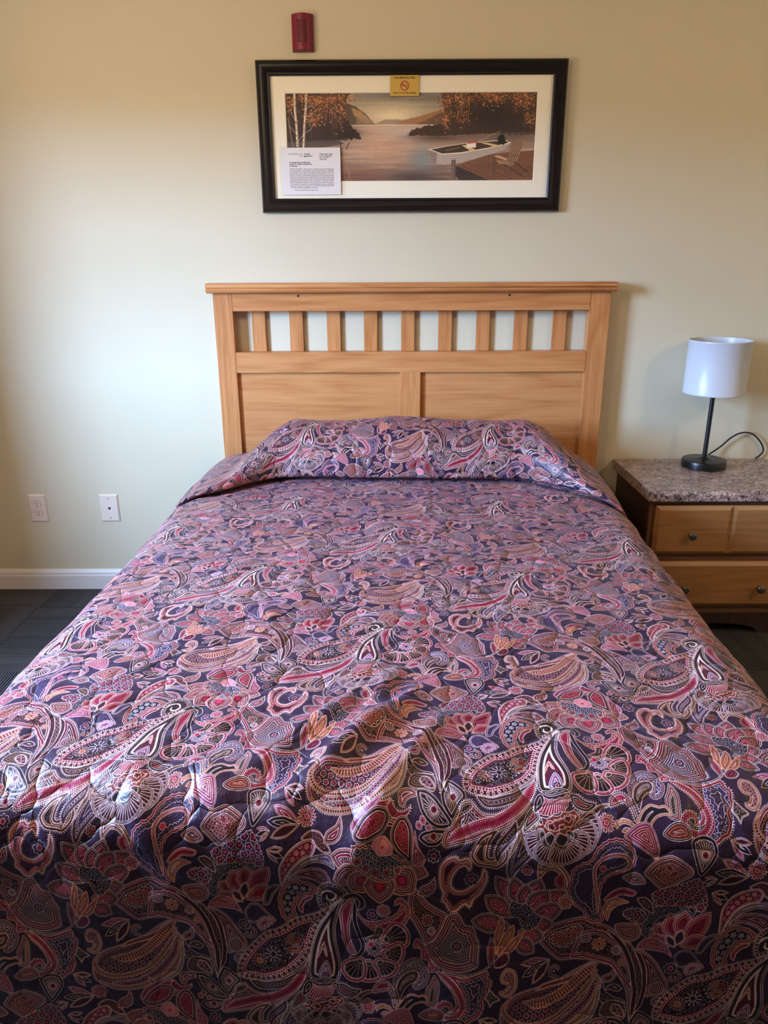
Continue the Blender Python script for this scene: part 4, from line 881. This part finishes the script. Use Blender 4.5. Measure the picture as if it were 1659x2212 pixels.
def pillow_h(p):
    d = p-.05
    a = (1-sstep(.42, .71, -d)) if d < 0 else (1-sstep(.40, .68, d))
    return .018+.162*a+.006*math.cos((d+.03)*11)*a
def crease_q(p): return -.395-.215*sstep(.40, .70, abs(p-.01))
PMAX, NPc, HEM = 1.235, 206, .565
ps = [-PMAX+2*PMAX*k/NPc for k in range(NPc+1)]
nq = 182; qh = QF+RF-RF*math.pi/2-HEM+.06
verts, uvs = [], []
PU, PV = -2.02, 8.58                       # where the print falls on the pillow fold
for k in range(nq+1):                       # hem at the foot -> the tuck in front of the pillow
    for p in ps:
        qe = crease_q(p)+.060; q = qh+(qe-qh)*k/nq
        P, Nn = surf(p, q); F2 = O+XH*p+YH*q
        h = crumple(F2.x, F2.y, 0)
        near = sstep(.115, .065, qe-q); h = h*(1-near)-.012*near
        verts.append(P+Nn*h); i, j = cloth_ij(F2.x, F2.y); uvs.append((i/2, j/2))
NT = 46
arc = [0.]*len(ps); prev = [None]*len(ps)
for k in range(NT+1):                       # the fold over the pillow, tuck -> front -> crest -> behind
    tt = math.radians(-38+(196)*k/NT)
    for c, p in enumerate(ps):
        h = pillow_h(p); qc = crease_q(p); qm = max(qc+.20, -.215) if h > .1 else qc+.20
        qm = qc+(.185 if qc > -.42 else .185+(-.42-qc)*.55)
        a = qm-qc+.006; ab = min(a, abs(-.115-qm)+.001)
        ct, st = math.cos(tt), math.sin(tt)
        q = qm-(a if ct > 0 else ab)*(abs(ct)**.9)*(1 if ct > 0 else -1)
        z = (.005+.008*min(1, h/.1))*(1-st)+h*(abs(st)**.82) if st > 0 else (.005+.008*min(1, h/.1))+.024*st
        P, Nn = surf(p, q); F2 = O+XH*p+YH*q
        ruff = .35+.65*(st > 0)*st if st > 0 else .2
        z += (.007*noise.noise(Vector((F2.x*5, F2.y*5+z*9, 3.3)))+.006*noise.noise(Vector((F2.x*13+z*7, z*16, 7.7)))+.008*max(0, math.sin(F2.x*21+z*60+2*noise.noise(Vector((F2.x*4, 0, 1)))))*sstep(.07, .01, z))*min(1, z/.02 if z > 0 else 0)
        V = P+Nn*z; verts.append(V)
        if prev[c] is not None: arc[c] += (V-prev[c]).length
        prev[c] = V
        uvs.append(((PU+p/.3236)/2, (PV+arc[c]/.3109)/2))
W1 = len(ps); rows_n = nq+1+NT+1
faces = [(r*W1+c, r*W1+c+1, (r+1)*W1+c+1, (r+1)*W1+c) for r in range(rows_n-1) for c in range(W1-1)]
me = bpy.data.meshes.new('bedspread'); me.from_pydata([tuple(v) for v in verts], [], faces)
uvl = me.uv_layers.new(name='cloth')
li = np.zeros(len(me.loops), np.int32); me.loops.foreach_get('vertex_index', li)
uvl.data.foreach_set('uv', np.array(uvs, np.float32)[li].ravel())
for p in me.polygons: p.use_smooth = True
def spread_cloth():
    m = mat('paisley_sateen', (60, 40, 70), .42, spec=.40); g = N(m)
    uv = g.n('UVMap'); uv.uv_map = 'cloth'
    tx = g.n('TexImage'); tx.image = picture('paisley_print', paisley(PAT)); tx.extension = 'REPEAT'; tx.interpolation = 'Linear'; g.l(uv.outputs[0], tx.inputs[0])
    g.col(tx.outputs['Color'])
    wv = g.noise(g.mapping(uv.outputs[0], (1, 1, 1)), 5.5, 2, .5)
    vo = g.n('TexVoronoi'); vo.feature = 'DISTANCE_TO_EDGE'; vo.inputs['Scale'].default_value = 7.
    dv = g.n('VectorMath'); dv.operation = 'MULTIPLY_ADD'
    nv = g.n('TexNoise'); g.l(uv.outputs[0], nv.inputs['Vector']); nv.inputs['Scale'].default_value = 6.; nv.inputs['Detail'].default_value = 2.
    g.l(nv.outputs['Color'], dv.inputs[0]); dv.inputs[1].default_value = (.16, .16, .16); g.l(uv.outputs[0], dv.inputs[2]); g.l(dv.outputs[0], vo.inputs['Vector'])
    puff = g.math('POWER', g.math('MINIMUM', g.math('MULTIPLY', vo.outputs['Distance'], 4.), 1.), .45)
    crinkle = g.noise(uv.outputs[0], 46, 3, .6)
    h = g.math('ADD', g.math('MULTIPLY', puff, .75), g.math('MULTIPLY', crinkle, .30))
    g.bump(h, .9, .008)
    g.b.inputs['Specular Tint'].default_value = (1., .80, .84, 1)
    g.b.inputs['Sheen Weight'].default_value = .06; g.b.inputs['Sheen Roughness'].default_value = .4; g.b.inputs['Sheen Tint'].default_value = (.75, .65, 1, 1)
    return m
me.materials.append(spread_cloth())
bs = bpy.data.objects.new('bedspread', me); COLL.objects.link(bs)
tag(bs, 'dark navy and burgundy paisley quilted bedspread covering the bed and folded over the pillows', 'bedspread')
so = bs.modifiers.new('cloth_thickness', 'SOLIDIFY'); so.thickness = .006; so.offset = -1

# ------------------------------------------------------------------ nightstand
ns = thing('nightstand', 'nightstand with speckled brown laminate top and honey drawers, right of the bed', 'nightstand', (1.225, -.215, 0))
NX0, NX1, NF = .935, 1.515, -.405
bm = NB()
yf = -.445; x0, x1 = .917, 1.533
ring = [(-.004, .568), (yf+.014, .568), (yf+.004, .5645), (yf, .556), (yf, .530), (-.004, .530)]
A = [bm.verts.new((x0, y, z)) for y, z in ring]; B = [bm.verts.new((x1, y, z)) for y, z in ring]
for k in range(len(ring)): bm.faces.new((A[k], B[k], B[(k+1) % len(ring)], A[(k+1) % len(ring)]))
bm.faces.new(A); bm.faces.new(B[::-1]); obj('countertop', bm, M['granite'], ns, .0015)
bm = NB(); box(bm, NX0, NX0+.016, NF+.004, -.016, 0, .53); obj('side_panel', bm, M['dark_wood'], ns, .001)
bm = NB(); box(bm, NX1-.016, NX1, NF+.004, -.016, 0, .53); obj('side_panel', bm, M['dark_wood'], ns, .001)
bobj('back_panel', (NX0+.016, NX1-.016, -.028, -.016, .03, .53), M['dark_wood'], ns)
bm = NB()
for d in ((NX0, NX0+.016, NF-.012, NF+.003, .085, .53), (NX1-.016, NX1, NF-.012, NF+.003, .085, .53), (NX0+.016, NX1-.016, NF-.010, NF+.003, .296, .326), (NX0+.016, NX1-.016, NF-.010, NF+.003, .510, .53), (NX0+.016, NX1-.016, NF-.010, NF+.003, .085, .118)): box(bm, *d)
obj('face_frame', bm, wood('dark_face_frame', 'x', ((96, 62, 42), (112, 74, 50), (124, 84, 58)), .45), ns)
ap = [(NX0, 0), (NX0+.125, 0)]
for k in range(13):
    a = math.pi-math.pi*k/12; ap.append((1.225+.165*math.cos(a), .040*math.sin(a)**.7+.0))
ap += [(NX1-.125, 0), (NX1, 0), (NX1, .085), (NX0, .085)]
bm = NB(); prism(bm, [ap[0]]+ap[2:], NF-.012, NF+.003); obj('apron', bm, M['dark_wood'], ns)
def drawer(z0, z1, knobs, holes, split=True):
    bm = NB(); X0, X1 = .952, 1.498; y = NF-.032; yb = NF-.012; b = .014; mid = 1.225
    v = lambda x, yy, z: bm.verts.new((x, yy, z))
    def raised(xa, xb):
        o_ = [v(xa, y+.009, z0), v(xb, y+.009, z0), v(xb, y+.009, z1), v(xa, y+.009, z1)]
        i_ = [v(xa+b, y, z0+b), v(xb-b, y, z0+b), v(xb-b, y, z1-b), v(xa+b, y, z1-b)]
        bm.faces.new(i_)
        for k in range(4): bm.faces.new((o_[k], o_[(k+1) % 4], i_[(k+1) % 4], i_[k]))
        return o_
    L = raised(X0, mid if split else X1); Rr = raised(mid, X1) if split else L
    bk = [v(X0, yb, z0), v(X1, yb, z0), v(X1, yb, z1), v(X0, yb, z1)]
    bm.faces.new(bk[::-1])
    bm.faces.new((L[0], L[3], bk[3], bk[0])); bm.faces.new((Rr[1], bk[1], bk[2], Rr[2]))
    lo_, hi_ = ((Rr[1], Rr[0], L[1], L[0]), (L[3], L[2], Rr[3], Rr[2])) if split else ((L[1], L[0]), (L[3], L[2]))
    bm.faces.new((bk[0], bk[1])+lo_); bm.faces.new(hi_+(bk[2], bk[3]))
    bmesh.ops.remove_doubles(bm, verts=bm.verts[:], dist=1e-5)
    d = obj('drawer', bm, M['drawer'], ns)
    for x, z in knobs:
        bm = NB(); lathe(bm, [(.0075, -.001), (.006, .004), (.005, .012), (.009, .017), (.0145, .021), (.0150, .024), (.013, .027), (.007, .0285)], (x, y, z), 28, 'y'); obj('knob', bm, M['nickel'], d, smooth=True)
    for x, z in holes:
        bm = NB(); lathe(bm, [(.0024, -.001), (.0024, .0006)], (x, y, z), 12, 'y'); obj('knob_hole', bm, M['hole'], d)
drawer(.326, .510, [(1.082, .405)], [(1.366, .405)]); drawer(.118, .296, [(1.082, .196), (1.358, .196)], [], False)

# ------------------------------------------------------------------ table lamp
lx, ly, lz = 1.233, -.120, .5684
tl = thing('table_lamp', 'small table lamp with white drum shade on a thin black pole, standing on the nightstand', 'lamp', (lx, ly, lz))
bm = NB(); lathe(bm, [(.079, 0), (.082, .002), (.082, .024), (.080, .0285), (.076, .0305), (.070, .0308), (.066, .0322), (.014, .0330), (.012, .0345)], (lx, ly, lz), 64); obj('base', bm, M['black'], tl, smooth=True)
bm = NB(); lathe(bm, [(.020, .0325), (.020, .035), (.012, .037), (.0088, .040), (.0085, .042), (.0085, .36)], (lx, ly, lz), 28); obj('pole', bm, M['black'], tl, smooth=True)
bm = NB(); lathe(bm, [(.016, .33), (.017, .335), (.017, .385), (.012, .39)], (lx, ly, lz), 24); obj('socket', bm, M['black'], tl, smooth=True)
msh = mat('shade_white', (204, 202, 204), .34, spec=.45); g = N(msh)
g.b.inputs['Subsurface Weight'].default_value = 0.
tr = g.n('BsdfTranslucent'); tr.inputs[0].default_value = (.8, .8, .78, 1); mxs = g.n('MixShader'); mxs.inputs[0].default_value = .12
om = [x for x in g.t.nodes if x.type == 'OUTPUT_MATERIAL'][0]; g.l(g.b.outputs[0], mxs.inputs[1]); g.l(tr.outputs[0], mxs.inputs[2]); g.l(mxs.outputs[0], om.inputs[0])
bm = NB(); r = .110; zb, zt = .287, .484
lathe(bm, [(r-.0012, zb), (r, zb+.0005), (r+.0006, zb+.004), (r, zb+.005), (r, zt-.005), (r+.0006, zt-.004), (r, zt-.0005), (r-.0012, zt), (r-.0022, zt-.004), (r-.0022, zb+.004), (r-.0012, zb)], (lx, ly, lz), 96, cap=False)
bmesh.ops.remove_doubles(bm, verts=bm.verts[:], dist=1e-6); obj('shade', bm, msh, tl, smooth=True)
bm = NB()
for a in (.3, .3+2.094, .3+4.189): tube(bm, [(lx+.015*math.cos(a), ly+.015*math.sin(a), lz+.386), (lx+.109*math.cos(a), ly+.109*math.sin(a), lz+.44)], .0012, 6)
obj('shade_fitter', bm, M['trim'], tl)
bm = NB(); tube(bm, catmull([(1.262, -.048, .580), (1.272, -.040, .586), (1.30, -.030, .600), (1.338, -.018, .622), (1.372, -.024, .660), (1.41, -.022, .6785), (1.455, -.018, .674), (1.495, -.016, .640), (1.513, -.014, .604), (1.499, -.014, .580), (1.486, -.016, .5735)], 8), .0032, 8)
obj('power_cord', bm, M['cord'], tl, smooth=True)

# ------------------------------------------------------------------ picture
pf = thing('framed_picture', 'wide dark framed lake picture with cream mat, hanging above the headboard', 'picture', (.0875, 0, 1.5))
PX0, PX1, PZ0, PZ1, FWD = -.4493, .6242, 1.5002, 1.9855, .0475
fp = [(0, 0), (0, -.018), (.003, -.026), (.008, -.030), (.014, -.0285), (.018, -.029), (.030, -.026), (.036, -.021), (.0385, -.0205), (.040, -.0225), (.0425, -.0225), (.044, -.018), (.0475, -.016), (.0475, -.006), (.0475, 0)]
bm = NB(); rings = []
for (cx, cz, sx_, sz_) in ((PX0, PZ0, 1, 1), (PX1, PZ0, -1, 1), (PX1, PZ1, -1, -1), (PX0, PZ1, 1, -1)):
    rings.append([bm.verts.new((cx+sx_*d, y, cz+sz_*d)) for d, y in fp])
for a in range(4):
    A, B = rings[a], rings[(a+1) % 4]
    for k in range(len(fp)-1): bm.faces.new((A[k], A[k+1], B[k+1], B[k]))
obj('frame', bm, M['frame'], pf, smooth=True)
ax0, ax1, az0, az1 = -.353, .527, 1.604, 1.887
bm = NB(); i0, i1, j0, j1 = PX0+.045, PX1-.045, PZ0+.045, PZ1-.045
o_ = [bm.verts.new((x, -.009, z)) for x, z in ((i0, j0), (i1, j0), (i1, j1), (i0, j1))]
n_ = [bm.verts.new((x, -.009, z)) for x, z in ((ax0, az0), (ax1, az0), (ax1, az1), (ax0, az1))]
q_ = [bm.verts.new((x, -.0065, z)) for x, z in ((ax0+.002, az0+.002), (ax1-.002, az0+.002), (ax1-.002, az1-.002), (ax0+.002, az1-.002))]
for k in range(4): bm.faces.new((o_[k], o_[(k+1) % 4], n_[(k+1) % 4], n_[k])); bm.faces.new((n_[k], n_[(k+1) % 4], q_[(k+1) % 4], q_[k]))
obj('mat_board', bm, M['matboard'], pf)
mp = mat('lake_print', (90, 70, 60), .55, spec=.3); g = N(mp)
tx = g.n('TexImage'); tx.image = picture('lake_painting', lake()); tx.extension = 'EXTEND'
uvn = g.n('UVMap'); uvn.uv_map = 'print'; g.l(uvn.outputs[0], tx.inputs[0]); g.col(tx.outputs[0])
me = bpy.data.meshes.new('print'); me.from_pydata([(ax0, -.006, az0), (ax1, -.006, az0), (ax1, -.006, az1), (ax0, -.006, az1), (ax0, -.004, az0), (ax1, -.004, az0), (ax1, -.004, az1), (ax0, -.004, az1)], [], [(0, 1, 2, 3), (4, 7, 6, 5), (0, 4, 5, 1), (1, 5, 6, 2), (2, 6, 7, 3), (3, 7, 4, 0)])
ul = me.uv_layers.new(name='print')
for lp in me.loops: v = me.vertices[lp.vertex_index].co; ul.data[lp.index].uv = ((v.x-ax0)/(ax1-ax0), (v.z-az0)/(az1-az0))
me.materials.append(mp); po_ = bpy.data.objects.new('print', me); COLL.objects.link(po_); adopt(po_, pf)
bobj('glass', (i0, i1, -.0125, -.0105, j0, j1), M['glass'], pf)
# gold no-smoking card stuck on the glass
sg = tag(bobj('sign', (.0135, .1140, -.0142, -.0127, 1.8745, 1.9395), M['gold']), 'gold card no smoking sign stuck at the top of the framed picture', 'sign')
cx = .0638
lettering('upper_lettering', [('NON-SMOKING AREA', cx, -.0146, 1.9270, .0098, .0740, 'C', .00005)], M['black_ink'], sg)
lettering('lower_lettering', [('Thank You For Not Smoking', cx, -.0146, 1.8810, .0092, .0800, 'C', .00005)], M['black_ink'], sg)
bm = NB()
def band(pts_o, pts_i, y):
    A = [bm.verts.new((x, y, z)) for x, z in pts_o]; B = [bm.verts.new((x, y, z)) for x, z in pts_i]
    for k in range(len(A)): bm.faces.new((A[k], A[(k+1) % len(A)], B[(k+1) % len(A)], B[k]))
zc = 1.9060; ang = [2*math.pi*k/40 for k in range(40)]
band([(cx+.0152*math.cos(a), zc+.0152*math.sin(a)) for a in ang], [(cx+.0124*math.cos(a), zc+.0124*math.sin(a)) for a in ang], -.0146)
d = Vector((math.cos(math.radians(-42)), math.sin(math.radians(-42)))); nn = Vector((-d.y, d.x))*.0014
bm.faces.new([bm.verts.new((cx+p.x, -.0147, zc+p.y)) for p in (d*-.0132-nn, d*.0132-nn, d*.0132+nn, d*-.0132+nn)])
obj('prohibition_ring', bm, M['sign_red'], sg)
bm = NB()
def rect(x0, x1, z0, z1, y=-.01455): bm.faces.new([bm.verts.new(p) for p in ((x0, y, z0), (x1, y, z0), (x1, y, z1), (x0, y, z1))])
rect(cx-.0100, cx-.0030, zc-.0010, zc+.0012); rect(cx+.0040, cx+.0072, zc-.0010, zc+.0012); rect(cx+.0080, cx+.0100, zc-.0010, zc+.0012)
for k in range(7):
    a = k/6*3.6; rect(cx+.0040+.0030*math.sin(a)+.0002, cx+.0055+.0030*math.sin(a), zc+.0028+k*.0009, zc+.0040+k*.0009)
obj('cigarette_symbol', bm, M['black_ink'], sg)
# guest notice in its clear sleeve
nx0, nx1, nz0, nz1 = -.3735, -.1640, 1.5605, 1.7140
no = tag(bobj('notice', (nx0, nx1, -.0142, -.0136, nz0, nz1), M['paper']), 'white printed guest notice in a clear sleeve on the lower left of the picture', 'notice')
W_, H_ = nx1-nx0, nz1-nz0; yy = -.0146
fx = lambda u: nx0+W_*(u-228)/1065.; fz = lambda v: nz1-H_*(v-245)/840.
body = ['NOTICE TO GUEST : This property is privately owned and management', 'reserves the right to refuse service to anyone, and will not be responsible', 'for accidents or injury to guest or for loss of money, jewelry or valuables of', 'any kind. This is a smoke - free facility. No smoking in rooms - any',
 'violation will result in a $ 250.00 cleaning charge. No pets allowed. This is', 'a dry county. Follow all state and local laws for a dry county. Follow rules', 'posted at swimming pool. Do not dive into the Pool. Never leave children', 'unattended at pool or anywhere else on property. I understand I will be',
 'billed for deliberate damage to rooms or property. I understand that a', 'current photo ID is required at check-in. My signature signifies I understand', 'and agree to all listed in this notice. No Fish and Pets allowed in rooms.']
L = [(t_, fx(368), yy, fz(632+k*30.2), .0050, W_*800/1065, 'L', .00003) for k, t_ in enumerate(body)]
L += [('Late check-out will be charged for a whole day.', fx(380), yy, fz(965), .0050, W_*490/1065, 'L', .00003), ('Thank You Very Much for Staying with Us.', fx(445), yy, fz(1012), .0050, W_*440/1065, 'L', 0.),
      ('WIFI PASSWORD  LAN:', fx(358), yy, fz(368), .0046, W_*250/1065, 'L', 0.), ('P.W:', fx(612), yy, fz(404), .0046, W_*52/1065, 'R', 0.)]
lettering('body_text', L, M['ink_soft'], no)
L = [('Trip3fish', fx(636), yy, fz(370), .0058, W_*110/1065, 'L', .00012), ('Bigfish2010', fx(634), yy, fz(406), .0058, W_*155/1065, 'L', .00012), ('Weiss Lake Lodge', fx(916), yy, fz(370), .0058, W_*238/1065, 'L', .00012), ('830 Cedar Bluff Road', fx(916), yy, fz(404), .0050, W_*215/1065, 'L', .0001), ('Centre, AL 35960', fx(918), yy, fz(435), .0046, W_*160/1065, 'L', .00006), ('256-927-2001', fx(918), yy, fz(464), .0046, W_*125/1065, 'L', .00006),
     ('ALL ROOMS ARE NON-SMOKING.', fx(364), yy, fz(518), .0052, W_*385/1065, 'L', .0001), ('CHECK-OUT TIME IS 10:00AM (CST).', fx(364), yy, fz(549), .0052, W_*412/1065, 'L', .0001), ('NO REFUND.', fx(366), yy, fz(581), .0052, W_*148/1065, 'L', .0001)]
lettering('password_text', L[:2], M['ink'], no); lettering('address_text', L[2:6], M['ink'], no); lettering('rules_text', L[6:], M['ink'], no)
bobj('clear_sleeve', (-.3815, -.1480, -.0156, -.0151, 1.5553, 1.7168), M['plastic_film'], no)

# ------------------------------------------------------------------ fire alarm
ah = thing('fire_alarm', 'red rectangular fire alarm sounder on the wall above the picture', 'fire alarm', (-.283, 0, 2.0105))
AX, AZ0, AZ1, AWd = -.283, 2.0105, 2.1215, .0725
bm = NB(); nseg = 16; prof = []
for k in range(nseg+1):
    u = -1+2*k/nseg; prof.append((AX+u*AWd/2, -.013-.021*max(0, 1-abs(u)**2.2)))
a_ = [bm.verts.new((x, y, AZ0+.002)) for x, y in prof]; b_ = [bm.verts.new((x, y, AZ1-.002)) for x, y in prof]
a0 = [bm.verts.new((x, min(0, y+.010), AZ0)) for x, y in prof]; b0 = [bm.verts.new((x, min(0, y+.010), AZ1)) for x, y in prof]
a2 = [bm.verts.new((x, 0, AZ0)) for x, y in prof]; b2 = [bm.verts.new((x, 0, AZ1)) for x, y in prof]
for A, B in ((a2, a0), (a0, a_), (a_, b_), (b_, b0), (b0, b2)):
    for k in range(nseg): bm.faces.new((A[k], A[k+1], B[k+1], B[k]))
for e in (0, -1): bm.faces.new((a2[e], a0[e], a_[e], b_[e], b0[e], b2[e]))
obj('housing', bm, M['red'], ah, smooth=True)
bm = NB()
for k in range(15):
    z = 2.034+k*.0046; box(bm, AX-.0165, AX+.0165, -.0350, -.0315, z, z+.0017)
gr = obj('grille', bm, M['red_dark'], ah)
for z in (2.0265, 2.1085):
    bm = NB(); lathe(bm, [(.0022, .033), (.0022, .0348)], (AX, 0, z), 14, 'y'); obj('screw', bm, M['red_dark'], ah)

# ------------------------------------------------------------------ wall plates
def plate(name, label, cat, x0, x1):
    z0, z1 = .3048, .4240; bm = NB()
    o_ = [(x0, z0), (x1, z0), (x1, z1), (x0, z1)]; t = .0045; b = .005
    A = [bm.verts.new((x, -.0, z)) for x, z in o_]; A2 = [bm.verts.new((x, -.002, z)) for x, z in o_]
    B = [bm.verts.new((x+(b if x == x0 else -b), -.0065, z+(b if z == z0 else -b))) for x, z in o_]
    for P, Q in ((A, A2), (A2, B)):
        for k in range(4): bm.faces.new((P[k], P[(k+1) % 4], Q[(k+1) % 4], Q[k]))
    bm.faces.new(B); bm.faces.new(A[::-1])
    o = obj(name, bm, M['plate'], None, .0006); tag(o, label, cat); return o, (x0+x1)/2, (z0+z1)/2
o, cx, cz = plate('outlet_plate', 'white wall plate with a double power outlet, leftmost on the wall', 'power outlet', -1.4915, -1.4190)
def face(c):
    pts = []
    for k in range(36):
        a = 2*math.pi*k/36; x = .0172*math.cos(a); z = .0172*math.sin(a); pts.append((c[0]+x, c[1]+max(-.0142, min(.0142, z))))
    return pts
for dz in (.0195, -.0195):
    bm = NB(); prism(bm, face((cx, cz+dz)), -.0082, -.006); rc = obj('receptacle', bm, M['plate'], o, .0004)
    bm = NB(); prism(bm, [(x+(x-cx)*.07, z+(z-cz-dz)*.07) for x, z in face((cx, cz+dz))], -.0066, -.0058); obj('receptacle_gap', bm, mat('gap_grey', (120, 108, 96), .6), o)
    bm = NB(); box(bm, cx-.0074, cx-.0052, -.0084, -.007, cz+dz-.001, cz+dz+.0085); box(bm, cx+.0052, cx+.0072, -.0084, -.007, cz+dz, cz+dz+.0080); obj('blade_slot', bm, M['slot'], rc)
    bm = NB(); lathe(bm, [(.0027, .007), (.0027, .0084)], (cx, 0, cz+dz-.0078), 14, 'y'); obj('ground_slot', bm, M['slot'], rc)
bm = NB(); lathe(bm, [(.0028, .006), (.0024, .0075)], (cx, 0, cz), 14, 'y'); obj('screw', bm, M['plate'], o)
o, cx, cz = plate('phone_plate', 'white wall plate with one phone jack, between the outlet and the bed', 'phone jack', -1.1945, -1.1175)
bm = NB(); prism(bm, [(cx-.0056, cz+.0045), (cx-.0056, cz), (cx-.002, cz-.006), (cx+.002, cz-.006), (cx+.0056, cz), (cx+.0056, cz+.0045)], -.0069, -.006); obj('jack_socket', bm, M['slot'], o)
for dz in (.042, -.042):
    bm = NB(); lathe(bm, [(.0030, .006), (.0026, .0074)], (cx, 0, cz+dz), 16, 'y'); obj('screw', bm, M['screw'], o, smooth=True)
